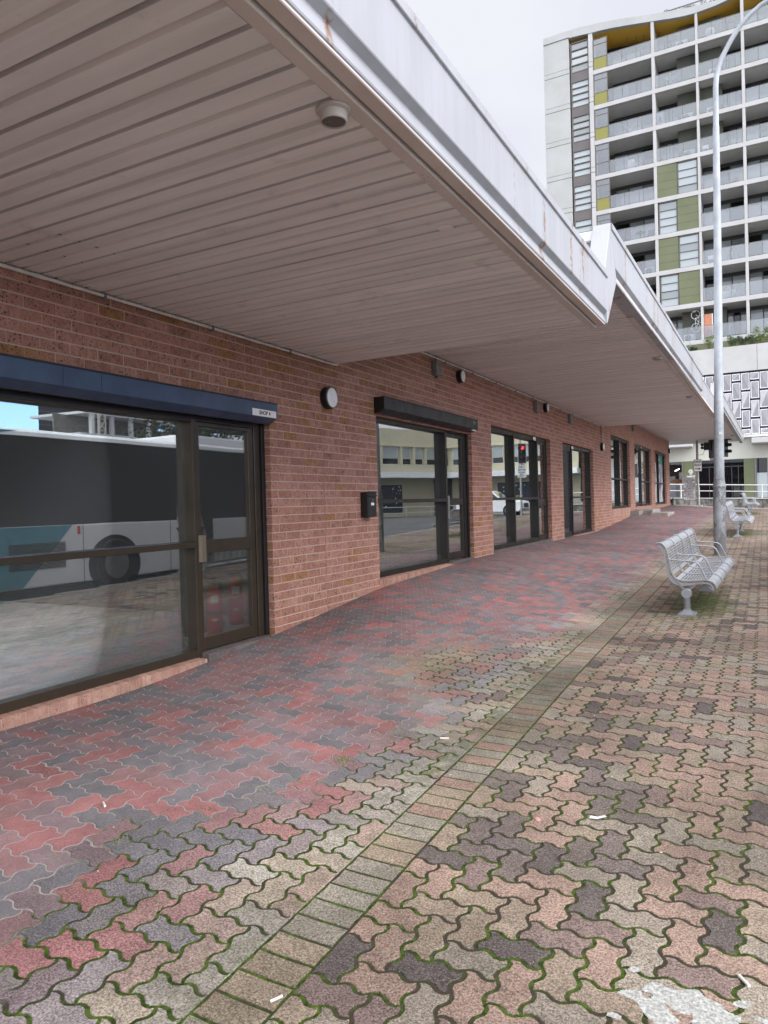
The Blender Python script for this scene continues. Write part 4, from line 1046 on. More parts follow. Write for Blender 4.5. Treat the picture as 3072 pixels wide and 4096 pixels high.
# signals on a second post hidden behind the lamp pole, plus the arm seen on its left
def signal_head(t, x, y, z, dirn, n=3, lit=None):
    """dirn: unit (dx, dy) the lamps face"""
    dx, dy = dirn; mb = MB(); ax, ay = -dy, dx
    def P(f, s, h): return (x + dx * f + ax * s, y + dy * f + ay * s, z + h)
    hh = .16 + .33 * (n - 1)
    def bx(f0, f1, s0, s1, h0, h1, m):
        m.add([P(f, s, h) for h in (h0, h1) for s in (s0, s1) for f in (f0, f1)], [(0, 2, 3, 1), (4, 5, 7, 6), (0, 1, 5, 4), (2, 6, 7, 3), (0, 4, 6, 2), (1, 3, 7, 5)])
    bx(-.16, 0, -.15, .15, -.17, hh, mb); mb.build('housing', M_black, t, bevel=.02)
    mb = MB(); bx(.002, .012, -.24, .24, -.27, hh + .10, mb); mb.build('backboard', M_black, t, bevel=.004)
    mb = MB(); bx(-.002, .0015, -.255, .255, -.285, hh + .115, mb); mb.build('backboard_rim', M_sign, t)
    for k in range(n):
        zz = z + .33 * k; mb = MB(); q = 16; vs, fs = [], []
        for f, r_ in ((.012, .112), (.27, .10)):
            for j in range(q + 1):
                w = R(-35 + 250 * j / q); vs.append((x + dx * f + ax * r_ * math.cos(w), y + dy * f + ay * r_ * math.cos(w), zz + r_ * math.sin(w)))
        fs = [(j, j + 1, q + 2 + j, q + 1 + j) for j in range(q)]
        mb.add(vs, fs); o = mb.build('visor', M_black, t); so = o.modifiers.new('thickness', 'SOLIDIFY'); so.thickness = .006
        mb = MB(); vs = [(x + dx * .016 + ax * .1 * math.cos(2 * math.pi * j / 16), y + dy * .016 + ay * .1 * math.cos(2 * math.pi * j / 16), zz + .1 * math.sin(2 * math.pi * j / 16)) for j in range(16)]
        mb.add(vs, [tuple(range(16))]); mb.build('lens', lit if (lit and k == n - 1) else M_dkframe, t)
t = thing('traffic_light', (2.28, 41.0, -.72), 'black traffic signal heads on a post mostly hidden behind the lamp pole', 'traffic light')
mb = MB(); mb.tube([(2.28, 41.0, -.9), (2.28, 41.0, 3.1)], .055, 14); mb.build('post', M_post, t, smooth=True)
mb = MB(); mb.box(2.27, 2.62, 40.97, 41.03, 2.60, 2.64); mb.box(1.9, 2.28, 40.97, 41.03, 2.42, 2.46); mb.build('bracket', M_black, t)
signal_head(t, 2.58, 41.0, 2.22, (.92, -.38), 3)
signal_head(t, 1.98, 41.0, 2.10, (.75, .66), 3)
t = thing('signal_housing', (1.7, 41.0, 2.45), 'black signal housing strapped to the post above the ONE WAY sign', 'traffic light')
mb = MB(); mb.box(1.56, 1.90, 40.7, 40.95, 2.35, 2.74); mb.build('housing', M_black, t, bevel=.02)
for z in (2.46, 2.62):
    mb = MB(); mb.tube([(1.50, 40.72, z), (1.50, 40.5, z)], [.07, .075], 14); mb.build('visor', M_black, t)
mb = MB(); mb.tube([(1.25, 40.6, 2.25), (1.30, 40.62, 2.12), (1.5, 40.7, 2.10), (1.62, 40.75, 2.36)], .012, 8); mb.build('cable_loop', M_black, t)

# lettered panel on a short post
t = thing('poem_panel', (.87, 40.4, -.68), 'white panel packed with rows of black capital letters on a short post', 'sign')
mb = MB(); mb.tube([(.895, 40.4, -.85), (.895, 40.4, -.21)], [.062, .050], 14); mb.lathe([(.085, -.235), (.085, -.215)], (.895, 40.4, 0), 'z', 16); mb.build('post', M_post, t, smooth=True)
mb = MB(); mb.box(.590, 1.145, 40.36, 40.44, -.205, .965); pl = mb.build('panel', plain('panel_white', (.74, .74, .74), .5, 0, .1), t, bevel=.006)
mb = MB(); mb.box(1.146, 1.165, 40.35, 40.45, -.205, .965); mb.build('panel_edge', M_post, t)
rows = ['ARTISALANGU', 'WHATCOMES', 'INTIMOPTINE', 'DESERVE', 'GOODNESS', 'MANNER', 'BECOMENHA', 'PHATTOHAVE', 'SIMTHESTAN', 'SUCCESSFUL', 'ROMANTIC', 'BEOFVALUE', 'IS THEONLY']
for i, tx in enumerate(rows):
    mb = MB(); z = .88 - i * .083
    if i in (0, 1, 2, 6, 7, 8, 9, 11): put_text(mb, tx, .098, (.605, 40.357, z), (1, 0, 0), (0, 0, 1), 'LEFT', bold=.001, sx=.53 / (len(tx) * .069))
    else: put_text(mb, tx, .098, (1.130, 40.357, z), (1, 0, 0), (0, 0, 1), 'RIGHT', bold=.001, sx=min(1, .42 / (len(tx) * .060)))
    mb.build('letter_row', M_ink, pl)
mb = MB(); mb.box(.66, .80, 40.35, 40.46, .966, .99); mb.build('panel_cap', M_ink, t)

# black standpipe at the corner
t = thing('standpipe', (-.02, 39.95, -.5), 'black standpipe valve at the foot of the far brick corner', 'valve')
mb = MB(); mb.tube([(.06, 39.85, -.52), (.06, 39.85, -.24), (-.02, 39.82, -.16), (-.12, 39.85, -.22)], .032, 10); mb.tube([(.10, 39.9, -.52), (.10, 39.9, -.10)], .025, 10); mb.build('pipe', M_black, t, smooth=True)
mb = MB(); mb.lathe([(.06, 0), (.09, .02), (.09, .13), (.05, .17), (0, .17)], (.06, 39.85, -.34), 'z', 14); mb.lathe([(.05, 0), (.05, .05), (0, .05)], (.10, 39.88, -.16), 'z', 12); mb.build('valve_body', M_black, t, smooth=True)

# retaining wall with rail across the street
WY = 51.6
def wz(x): return -.155 - (x + 1.34) * .031
t = thing('retaining_wall', (1.5, WY, -.9), 'low stained concrete wall across the street below the shopfront', 'wall')
M_stain = G('stained_concrete')
def stain():
    g = M_stain; n = g.noise(1.0, 5, .65, g.map((1.8, 1.8, .5))); n2 = g.noise(4, 4, .6); f = g.ramp(g.math('MULTIPLY', n, n2), .16, .33)
    return g.fin(g.mix(f, (.085, .080, .070), (.27, .255, .22)), .9)
M_stain = stain()
mb = MB(); mb.add([(-14, WY, -1.3), (9, WY, -1.3), (9, WY, wz(9)), (-14, WY, wz(-14)), (-14, WY + .25, -1.3), (9, WY + .25, -1.3), (9, WY + .25, wz(9)), (-14, WY + .25, wz(-14))], [(0, 1, 2, 3), (4, 5, 6, 7), (0, 1, 5, 4), (1, 2, 6, 5), (2, 3, 7, 6), (3, 0, 4, 7)]); mb.build('wall_body', M_stain, t)
mb = MB(); mb.add([(-14, WY - .05, wz(-14) - .0), (9, WY - .05, wz(9)), (9, WY - .05, wz(9) + .06), (-14, WY - .05, wz(-14) + .06), (-14, WY + .30, wz(-14)), (9, WY + .30, wz(9)), (9, WY + .30, wz(9) + .06), (-14, WY + .30, wz(-14) + .06)], [(0, 1, 2, 3), (4, 5, 6, 7), (0, 1, 5, 4), (1, 2, 6, 5), (2, 3, 7, 6), (3, 0, 4, 7)]); mb.build('coping', M_slab, t)
t = thing('handrail', (1.5, WY + .1, -.2), 'cream two-bar handrail on top of the low concrete wall', 'railing')
def rz(x): return .80 - (x + 1.34) * .044
mb = MB(); mb.tube([(-14, WY + .1, rz(-14)), (9, WY + .1, rz(9))], .030, 8); mb.build('top_bar', M_rail, t, smooth=True)
mb = MB(); mb.tube([(-14, WY + .1, rz(-14) - .44), (9, WY + .1, rz(9) - .40)], .026, 8); mb.build('lower_bar', M_rail, t, smooth=True)
for x in (-10.2, -5.4, -.633, 4.16, 8.9):
    mb = MB(); mb.tube([(x, WY + .1, wz(x) + .05), (x, WY + .1, rz(x))], .038, 8); mb.build('rail_post', M_rail, t, smooth=True)

# ------------------------------------------------------------------ apartment tower across the street
TY = 60.0
tw = thing('apartment_tower', (-2.3, TY, -1.0), 'tall pale apartment tower with glass balconies, olive panels and an ochre roof soffit', 'apartment tower')
ZK = [34.58 - 2.835 * k for k in range(9)]                       # floor tops, highest first
XR = 6.3
RT = [(-11.35, 38.39), (-9.6, 38.42), (-8.3, 38.36), (-7.0, 38.24), (-5.7, 38.07), (-4.6, 37.88), (-3.5, 37.67), (-2.4, 37.49), (-1.4, 37.33), (-.3, 37.17), (.7, 37.07), (1.9, 37.03), (3.2, 37.15), (4.5, 37.45), (6.6, 38.2)]
RB = [(-9.22, 37.80), (-8.3, 37.73), (-7.45, 37.64), (-6.6, 37.58), (-5.7, 37.48), (-4.3, 37.26), (-2.9, 37.02), (-1.38, 36.75), (-.5, 36.63), (.28, 36.58), (1.69, 36.66), (2.6, 36.80), (3.6, 36.98), (4.5, 37.2), (6.6, 37.85)]
mb = MB(); mb.prism([(-11.35, 37.86)] + [(-9.22, 37.86)] + RB + RT[::-1], 'y', TY - .06, TY + .30); mb.build('roof_edge', M_whitegrey, tw)
mb = MB(); k = len(RB)
vs = [(x, TY + .30, z + .01) for x, z in RB] + [(x, TY + 2.8, z + .01) for x, z in RB]; mb.add(vs, [(i, i + 1, k + i + 1, k + i) for i in range(k - 1)]); mb.build('roof_soffit', M_ochre, tw)
mb = MB(); k = len(RT)
vs = [(x, TY + .2, z - .05) for x, z in RT] + [(x, TY + 14, z - .05) for x, z in RT]; mb.add(vs, [(i, i + 1, k + i + 1, k + i) for i in range(k - 1)]); mb.build('roof', M_gravelroof, tw)
mb = MB(); mb.box(-11.2, 6.6, TY + 2.5, TY + 14, -1, 36.5); mb.box(-11.2, -9.3, TY + .15, TY + 2.5, -1, 37.8); mb.build('core', M_int_d, tw)
for i in range(10):                                              # precast side panels with open joints
    zt = 37.85 if i == 0 else ZK[i - 1] + .375
    zb = ZK[i] + .785 if i < 9 else 9.5
    for a, b in ((zb, zt - .012), (zb - .40 + .012, zb - .014)):
        mb = MB(); mb.box(-11.35, -9.27, TY, TY + 14, a, b); mb.build('wall_panel', M_whitegrey, tw, bevel=.012, seg=1)
    for a, b in ((zb, zt - .012), (zb - .40 + .012, zb - .014)):
        mb = MB(); mb.box(-7.69, -7.36, TY - .02, TY + 1.2, a, b); mb.build('pier_panel', M_slab, tw, bevel=.012, seg=1)
for i in range(9):
    z = ZK[i]; ceil = (ZK[i - 1] - .34) if i else 37.4
    mb = MB(); mb.box(-7.355, XR + .3, TY - .03, TY + .28, z - .34, z); o = mb.build('slab_edge', M_slab, tw, bevel=.012, seg=1)
    mb = MB(); mb.box(-7.355, XR + .3, TY + .281, TY + 2.5, z - .335, z - .02); mb.build('balcony_floor', M_soffit_g, tw)
    # louvred window strip
    mb = MB(); top = z + 2.46 if i else z + 2.80
    x0, x1 = -9.16, -7.70
    mb.box(x0, x1, TY + .12, TY + .30, z - .38, z + .36); mb.box(x0, x0 + .10, TY + .12, TY + .26, z + .36, top); mb.box(x1 - .09, x1, TY + .12, TY + .26, z + .36, top)
    hh = (top - z - .40) / 4
    for q in range(5): zz = z + .38 + q * hh; mb.box(x0 + .1, x1 - .09, TY + .10, TY + .26, zz - .035, zz + .035)
    w = mb.build('window_strip', M_taupe, tw)
    for q in range(4):
        g = MB(); zz = z + .38 + q * hh; g.add([(x0 + .1, TY + .15, zz + .04), (x1 - .09, TY + .15, zz + .04), (x1 - .09, TY + .19, zz + hh - .04), (x0 + .1, TY + .19, zz + hh - .04)], [(0, 1, 2, 3)])
        g.build('pane', M_winfrost if i in (1, 3, 4, 5) else M_wingl, w)
    # glazed bay beside the pier
    fr = MB(); h3 = [z + .02, z + .98, z + 2.02, z + 2.46]
    for zz in h3: fr.box(-7.30, -6.25, TY + .01, TY + .06, zz - .02, zz + .02)
    fr.box(-7.33, -7.27, TY, TY + .07, z, z + 2.48); fr.box(-6.28, -6.23, TY, TY + .07, z, z + 2.48); w = fr.build('glazed_bay', M_taupe, tw)
    for q in range(3):
        g = MB(); g.box(-7.27, -6.28, TY + .03, TY + .04, h3[q] + .02, h3[q + 1] - .02); g.build('pane', M_yelgl if (q == 0 and i in (0, 1, 2, 4)) else M_bal, w)
    # dividing fins
    for x0, x1 in ((-2.91, -2.68), (.24, .42), (3.34, 3.55), (XR, XR + .3)):
        zc = ceil if i else float(np.interp(x0, [p[0] for p in RB], [p[1] for p in RB]))
        mb = MB(); mb.box(x0, x1, TY - .02, TY + 2.45, z + .001, zc - .001); mb.build('fin_wall', M_slab, tw, bevel=.01, seg=1)
    # balconies
    for bi, (x0, x1) in enumerate(((-6.22, -2.92), (-2.67, .235), (.43, 3.335), (3.56, XR - .01))):
        infill = None
        if bi == 1 and 4 <= i <= 7:
            left = i in (4, 6); gx = (-2.66, -1.24) if left else (-1.25, .42); wx = (-1.22, .22) if left else (-2.62, -1.27)
            hh = (ceil - z - .01) / 4
            for q in range(4):
                mb = MB(); mb.box(gx[0], gx[1], TY + .02, TY + .2, z + .004 + q * hh, z + .004 + (q + 1) * hh - .018); mb.build('olive_panel', M_green, tw)
            mb = MB(); mb.box(gx[0], gx[1], TY + .03, TY + .19, z + .01, ceil - .01); mb.build('panel_backing', M_green_d, tw)
            fr = MB(); fr.box(wx[0], wx[0] + .09, TY + .06, TY + .16, z, ceil); fr.box(wx[1] - .07, wx[1], TY + .06, TY + .16, z, ceil); fr.box(wx[0], wx[1], TY + .06, TY + .16, ceil - .09, ceil - .002)
            h4 = (ceil - z - .12) / 4
            for q in range(4): fr.box(wx[0] + .09, wx[1] - .07, TY + .05, TY + .16, z + .02 + q * h4 - .02, z + .02 + q * h4 + .03)
            w = fr.build('window', M_taupe, tw)
            for q in range(4): g = MB(); g.box(wx[0] + .09, wx[1] - .07, TY + .10, TY + .11, z + .05 + q * h4, z + (q + 1) * h4); g.build('pane', M_winfrost if (i + q) % 4 else M_wingl, w)
            mb = MB(); mb.box(wx[0] + .02, wx[1] - .02, TY + .5, TY + .56, z, ceil); mb.build('blind', M_int if i != 6 else M_whitegrey, tw)
            continue
        # sliding doors at the back
        bx0, bx1 = x0, x1; yb = TY + 2.35
        if i in (0, 1, 2, 3) and bi in (1, 2) or (i == 8 and bi in (1, 2)):
            q0, q1 = ((x1 - 1.42, x1) if bi == 1 else (x0, x0 + 1.55))
            mb = MB(); mb.box(q0, q1, TY + 1.15, TY + 2.36, z + .001, (ceil if i else 36.5) - .01); mb.build('store_room', M_green_d, tw)
            if bi == 1: bx1 = q0
            else: bx0 = q1
        zc = ceil if i else 36.4
        fr = MB(); fr.box(bx0, bx1, yb - .06, yb + .04, z + 2.22, zc)
        nd = 3; ww = (bx1 - bx0) / nd
        for q in range(nd + 1): fr.box(bx0 + q * ww - .045, bx0 + q * ww + .045, yb - .05, yb + .03, z, z + 2.23)
        dr = fr.build('balcony_door', M_dkframe, tw)
        for q in range(nd):
            g = MB(); g.box(bx0 + q * ww + .04, bx0 + (q + 1) * ww - .04, yb - .01, yb, z + .03, z + 2.21)
            g.build('pane', [M_wingl, M_winfrost, M_wingl, M_dkglass][(i * 7 + bi * 3 + q * 5) % 4] if i > 2 else [M_wingl, M_winfrost][(i + q + bi) % 2], dr)
        # balustrade
        fr = MB(); fr.box(x0, x1, TY - .005, TY + .035, z + 1.0, z + 1.035); npn = 3; ww = (x1 - x0) / npn
        for q in range(npn + 1): fr.box(max(x0, x0 + q * ww - .018), min(x1, x0 + q * ww + .018), TY, TY + .03, z, z + 1.0)
        bl = fr.build('balustrade', M_greybox, tw)
        for q in range(npn): g = MB(); g.box(x0 + q * ww + .02, x0 + (q + 1) * ww - .02, TY + .008, TY + .020, z + .05, z + .995); g.build('glass_panel', M_bal, bl)
# roof terrace rail
mb = MB(); mb.tube([(-4.9, TY + 1.6, 38.42), (3.6, TY + 1.6, 38.42)], .05, 6); mb.tube([(-4.9, TY + 1.6, 37.95), (3.6, TY + 1.6, 37.95)], .03, 6)
for x in np.arange(-4.9, 3.7, .62): mb.tube([(x, TY + 1.6, 36.9), (x, TY + 1.6, 38.42)], .028, 6)
mb.build('roof_rail', M_greybox, tw)
# podium
PF = 58.6 / 60.0; PYY = 58.6
def px(x): return CAMX + (x - CAMX) * PF
mb = MB(); mb.box(px(-14), px(8), PYY + .3, TY + 2.4, 9.0, 10.80); mb.build('planter_floor', M_soffit_g, tw)
mb = MB(); mb.box(px(-7.4), px(7), TY - .01, TY + .2, 10.8, ZK[8] - .34); mb.build('terrace_wall', M_green, tw)
for a, b in ((-14, -3.2), (-3.18, 3.97), (3.99, 8)):
    mb = MB(); mb.box(px(a), px(b), PYY, PYY + .3, 9.17 * PF, 11.10 * PF); mb.build('podium_panel', M_slab, tw, bevel=.008, seg=1)
mb = MB(); mb.box(px(-14), px(8), PYY + .35, PYY + 1.2, 4.0, 9.0); mb.build('screen_backing', plain('screen_backing', (.035, .035, .037), .8), tw)
M_perf_shade = plain('perforated_screen_shade', (.30, .30, .31), .55, .1, .12, 3, 0, 60, .1)  # folded metal, shaded copy: the facet's shade is put into the colour
M_perf_lit = plain('perforated_screen_lit', (.52, .52, .53), .55, .1, .12, 3, 0, 60, .1)  # same metal, lit copy: the facet's light is put into the colour
CP = .615
def screen_panel(x0, x1, z0, z1, flip):
    if z1 - z0 < .15: return
    y = PYY - .02; e = .17; fr = MB(); t = .055
    fr.box(x0, x0 + t, y, y + .04, z0, z1); fr.box(x1 - t, x1, y, y + .04, z0, z1); fr.box(x0 + t, x1 - t, y, y + .04, z0, z0 + t); fr.box(x0 + t, x1 - t, y, y + .04, z1 - t, z1)
    p = fr.build('screen_panel', M_white, tw)
    a, b, c, d = (x0 + t, y + .02, z0 + t), (x1 - t, y + .02, z0 + t), (x1 - t, y + .02, z1 - t), (x0 + t, y + .02, z1 - t)
    if flip: c = (c[0], c[1] - e, c[2]); m1, m2 = (a, b, d), (b, c, d)
    else: d = (d[0], d[1] - e, d[2]); m1, m2 = (a, b, c), (a, c, d)
    mm = MB(); mm.add(m1, [(0, 1, 2)]); mm.build('facet', M_perf_shade, p); mm = MB(); mm.add(m2, [(0, 1, 2)]); mm.build('facet', M_perf_lit, p)
for kx in range(-7, 4):
    x0 = px(2.87 + CP * kx) + .02; x1 = px(2.87 + CP * (kx + 1)) - .03; off_ = .66 if kx % 2 else 0
    zt = 9.10 * PF; r = 0; top = zt
    z1 = zt - (0 if not off_ else 0)
    edges = [zt] + [zt - off_ - 1.36 * q for q in range(0 if off_ else 1, 5)]
    for q in range(len(edges) - 1):
        screen_panel(x0, x1, max(edges[q + 1] + .07, 4.36), edges[q] - (.07 if q else .08), (q + kx) % 2 == 0)
mb = MB(); mb.box(px(-14), px(8), PYY - .5, PYY + .3, 4.12, 4.30); mb.build('screen_ledge', M_soffit_g, tw)
for a, b in ((-9, -.47), (3.52, 8)):
    mb = MB(); mb.box(px(a), px(b), PYY - 1.7, PYY - .02, 3.60, 3.98); mb.build('shop_awning', M_slab, tw, bevel=.03)
for a, b in ((-14, 1.0), (1.02, 8)):
    mb = MB(); mb.box(px(a), px(b), PYY, PYY + .3, 2.66 * PF, 4.12); mb.build('band_panel', M_cream if False else plain('pale_band', (.58, .57, .50), .7, 0, .08, .5), tw, bevel=.006, seg=1)
ZF, ZC = -.22, 2.66 * PF
mb = MB(); mb.box(px(-14), px(8), WY + .31, TY + 4, ZF - .4, ZF); mb.build('terrace_floor', M_conc, tw)
for a, b, n_ in ((-1.22, -.32, 0), (2.95, 3.64, 1)):
    mb = MB(); mb.box(px(a), px(b), PYY - .03, PYY + .3, ZF, ZC); mb.build('olive_pier', M_green, tw, bevel=.006, seg=1)
mb = MB(); mb.box(px(-1.34), px(-1.24), PYY - .01, PYY + .1, ZF, ZC); mb.box(px(3.66), px(3.80), PYY - .01, PYY + .1, ZF, ZC); mb.box(px(-6), px(-1.3), PYY - .01, PYY + .1, .87, .95); mb.build('shop_frame', M_greybox, tw)
mb = MB(); mb.box(px(-6), px(-1.3), PYY + .02, PYY + .03, .95, ZC); mb.build('shop_window', M_wingl if False else glass_mat('shop_far_glass', (.8, .8, .8), 1.0, 0), tw)
mb = MB(); mb.box(px(-6), px(-1.3), PYY + .02, PYY + .03, ZF, .87); mb.build('shop_window', M_bal, tw)
mb = MB(); mb.box(px(-.30), px(2.94), PYY + .25, PYY + .27, ZF, ZC); mb.build('dark_shopfront', glass_mat('dark_shop_glass', (.25, .25, .27), .9, .02, base=(.008, .008, .010), base_f=.9), tw)
mb = MB()
for x in (.55, 1.35, 2.10, 2.55): mb.box(px(x), px(x) + .05, PYY + .2, PYY + .25, ZF, ZC - .4)
mb.box(px(-.3), px(2.94), PYY + .2, PYY + .25, 2.05, 2.12); mb.build('dark_shopfront_frame', M_dkframe, tw)
mb = MB(); mb.box(px(3.82), px(4.5), PYY + .02, PYY + .03, 1.55, ZC); mb.build('shop_window', M_dkglass, tw)
mb = MB(); mb.box(px(3.82), px(4.5), PYY + .02, PYY + .03, ZF, 1.53); mb.build('shop_window', M_winfrost, tw)
mb = MB(); mb.box(px(4.52), px(8), PYY, PYY + .2, ZF, ZC); mb.build('shop_wall', M_slab, tw)
# lit-looking shop interior behind the far left window: white cabinets, orange counter, strip lamp
mb = MB(); mb.box(px(-6), px(-1.3), PYY + 3.6, PYY + 3.7, ZF, ZC); mb.box(px(-6.1), px(-6), PYY + .3, PYY + 3.6, ZF, ZC); mb.build('shop_back_wall', M_int, tw)
mb = MB(); mb.add([(px(-2.4), PYY + .5, 1.10), (px(-1.36), PYY + .5, .98), (px(-1.36), PYY + .5, 1.22), (px(-1.9), PYY + .5, 1.32), (px(-2.4), PYY + 1.4, 1.10), (px(-1.36), PYY + 1.4, .98), (px(-1.36), PYY + 1.4, 1.22), (px(-1.9), PYY + 1.4, 1.32)], [(0, 1, 2, 3), (4, 5, 6, 7), (0, 1, 5, 4), (1, 2, 6, 5), (2, 3, 7, 6), (3, 0, 4, 7)]); mb.build('counter', M_orange, tw)
mb = MB(); mb.box(px(-3.0), px(-2.05), PYY + 2.0, PYY + 2.6, ZF, 1.55); mb.box(px(-1.75), px(-1.45), PYY + 2.0, PYY + 2.6, ZF, 1.85); mb.build('cabinet', M_white, tw)
M_strip = G('strip_lamp'); M_strip.set(M_strip.b.inputs['Emission Color'], (1, .97, .9)); M_strip.b.inputs['Emission Strength'].default_value = 7.0; M_strip = M_strip.fin((.8, .8, .8), .4)
mb = MB(); mb.add([(px(-1.95), PYY + 1.0, 1.90), (px(-1.62), PYY + 1.0, 2.05), (px(-1.62), PYY + 1.15, 2.10), (px(-1.95), PYY + 1.15, 1.95), (px(-1.95), PYY + 1.0, 1.94), (px(-1.62), PYY + 1.0, 2.09), (px(-1.62), PYY + 1.15, 2.14), (px(-1.95), PYY + 1.15, 1.99)], [(0, 1, 2, 3), (4, 5, 6, 7), (0, 1, 5, 4), (1, 2, 6, 5), (2, 3, 7, 6), (3, 0, 4, 7)]); mb.build('strip_lamp', M_strip, tw)
# street number and ring emblem on the olive pier
sg = MB(); lx, lz = px(-.70), 1.86 * PF; y = PYY - .035
def arc(mb, r0, r1, a0, a1, n=28):
    vs = []
    for i in range(n + 1):
        a = R(a0 + (a1 - a0) * i / n); vs += [(lx + r0 * math.cos(a), y, lz + r0 * math.sin(a)), (lx + r1 * math.cos(a), y, lz + r1 * math.sin(a))]
    mb.add(vs, [(2 * i, 2 * i + 1, 2 * i + 3, 2 * i + 2) for i in range(n)])
arc(sg, .120, .158, 25, 335); arc(sg, .062, .094, 20, 360); sg.box(lx, lx + .155, y - .002, y, lz - .018, lz + .014)
put_text(sg, '277', .105, (lx, y, lz - .235), (1, 0, 0), (0, 0, 1), bold=.004); put_text(sg, 'MANN ST', .125, (lx, y, lz - .365), (1, 0, 0), (0, 0, 1), bold=.006, sx=1.1)
sg.build('street_number', M_sign, tw)

# ------------------------------------------------------------------ small things on the balconies
def balc(i): return ZK[i]
def ac_unit(x, i, label, y=TY + .55):
    z = balc(i); t = thing('air_conditioner', (x, y, z), label, 'air conditioner', 'air conditioner units on the balconies')
    mb = MB(); mb.box(x - .42, x + .42, y, y + .32, z + .05, z + .62); mb.build('casing', M_white, t, bevel=.02)
    mb = MB(); mb.lathe([(.24, 0), (.24, -.006), (.21, -.008), (.21, -.002), (0, -.002)], (x - .10, y - .001, z + .335), 'y', 24); mb.build('fan_grille', M_greybox, t)
    mb = MB(); mb.box(x - .36, x - .28, y + .03, y + .29, z, z + .05); mb.build('foot', M_greybox, t); mb = MB(); mb.box(x + .28, x + .36, y + .03, y + .29, z, z + .05); mb.build('foot', M_greybox, t)
ac_unit(-.75, 0, 'white air conditioner behind the top-floor balustrade, second balcony across')
ac_unit(-.45, 2, 'white air conditioner on the third floor down, second balcony across')
ac_unit(-.40, 3, 'white air conditioner on the fourth floor down, second balcony across')
ac_unit(1.55, 1, 'white air conditioner on the second floor down, left of the lamp arm')
ac_unit(1.35, 2, 'white air conditioner on the third floor down, beside the lamp pole')
ac_unit(-.65, 8, 'white air conditioner below the wall-hung bicycle')
ac_unit(-3.4, 6, 'white air conditioner near the dining table balcony')
def chair(x, i, label, y=TY + .8, m=None, rot=0):
    z = balc(i); m = m or M_white; t = thing('balcony_chair', (x, y, z), label, 'chair', 'chairs on the balconies')
    mb = MB(); mb.box(x - .22, x + .22, y - .22, y + .22, z + .42, z + .46); mb.build('seat', m, t, bevel=.015)
    mb = MB(); mb.box(x - .22, x + .22, y + .20, y + .24, z + .46, z + .88); mb.build('backrest', m, t, bevel=.015)
    for a in (-.19, .19):
        for b in (-.19, .19): mb = MB(); mb.tube([(x + a, y + b, z + .42), (x + a * 1.15, y + b * 1.15, z)], .018, 6); mb.build('leg', m, t)
chair(-.02, 1, 'grey chair behind the glass at the right end of the folding table balcony', m=M_greybox)
chair(-3.35, 5, 'dark chair beside the round table balcony', m=M_dkframe)
chair(.75, 3, 'white-framed chair left of the lamp pole, fourth floor down')
chair(5.25, 3, 'white chair at the right frame edge, fourth floor down')
chair(1.0, 6, 'white chair left of the lamp pole, seventh floor down')
chair(2.75, 4, 'dark folding chair right of the lamp pole, fifth floor down', m=M_greybox)
z = balc(1); t = thing('folding_table', (-1.55, TY + .4, z), 'white folding table with crossed legs behind the second-floor-down balustrade', 'table')
mb = MB(); mb.box(-2.0, -1.0, TY + .25, TY + .75, z + .72, z + .755); mb.build('tabletop', M_white, t, bevel=.01)
for yy in (.28, .72):
    for a, b in ((-1.9, -1.2), (-1.2, -1.9)): mb = MB(); mb.tube([(a, TY + yy, z), (b, TY + yy, z + .72)], .028, 8); mb.build('leg', M_white, t)
z = balc(5); t = thing('round_table', (-4.1, TY + .8, z), 'small dark round table on the balcony above the white roof peak', 'table')
mb = MB(); mb.lathe([(.40, .70), (.40, .73), (0, .735)], (-4.1, TY + .8, z), 'z', 24); mb.build('tabletop', M_dkframe, t)
mb = MB(); mb.lathe([(.22, 0), (.03, .04), (.025, .70)], (-4.1, TY + .8, z), 'z', 12); mb.build('leg', M_dkframe, t)
def airer(x, i, label):
    z = balc(i); y = TY + .7; t = thing('clothes_airer', (x, y, z), label, 'clothes airer', 'clothes airers on the balconies')
    mb = MB()
    for s in (-1, 1): mb.tube([(x - .35, y + s * .25, z), (x + .35, y + s * .25, z + .80)], .016, 6); mb.tube([(x + .35, y + s * .25, z), (x - .35, y + s * .25, z + .80)], .016, 6); mb.tube([(x - .35, y + s * .25, z + .8), (x - .62, y + s * .25, z + 1.0)], .014, 6); mb.tube([(x + .35, y + s * .25, z + .8), (x + .62, y + s * .25, z + 1.0)], .014, 6)
    mb.build('frame', M_white, t)
    mb = MB()
    for k in range(6): a = -.6 + .24 * k; mb.tube([(x + a, y - .25, z + .82 + .1 * abs(a)), (x + a, y + .25, z + .82 + .1 * abs(a))], .010, 5)
    mb.build('rail_set', M_white, t)
airer(-4.6, 2, 'white clothes airer standing open on the third floor down, first balcony')
airer(-4.3, 3, 'white clothes airer with washing on the fourth floor down, first balcony')
airer(5.1, 5, 'clothes airer at the right frame edge, sixth floor down')
airer(2.7, 7, 'loaded clothes airer just right of the lamp pole, eighth floor down')
def cloth(x, i, w, h, label, m, y=TY + .5, z0=.15):
    z = balc(i) + z0; mb = MB(); n = 10
    for k in range(n):
        a, b = x - w / 2 + w * k / n, x - w / 2 + w * (k + 1) / n; ya, yb = y + .03 * math.sin(k * 1.9), y + .03 * math.sin((k + 1) * 1.9)
        mb.add([(a, ya, z), (b, yb, z - .01 * (k % 2)), (b, yb, z + h), (a, ya, z + h), (a, ya + .012, z), (b, yb + .012, z), (b, yb + .012, z + h), (a, ya + .012, z + h)], [(0, 1, 2, 3), (4, 5, 6, 7), (3, 2, 6, 7), (0, 1, 5, 4)])
    tag(mb.build('washing', m, origin=(x, y, z)), label, 'laundry', 'washing hung on balconies')
cloth(-4.65, 3, .5, .75, 'pale washing hanging at the fourth-floor-down first balcony', M_label)
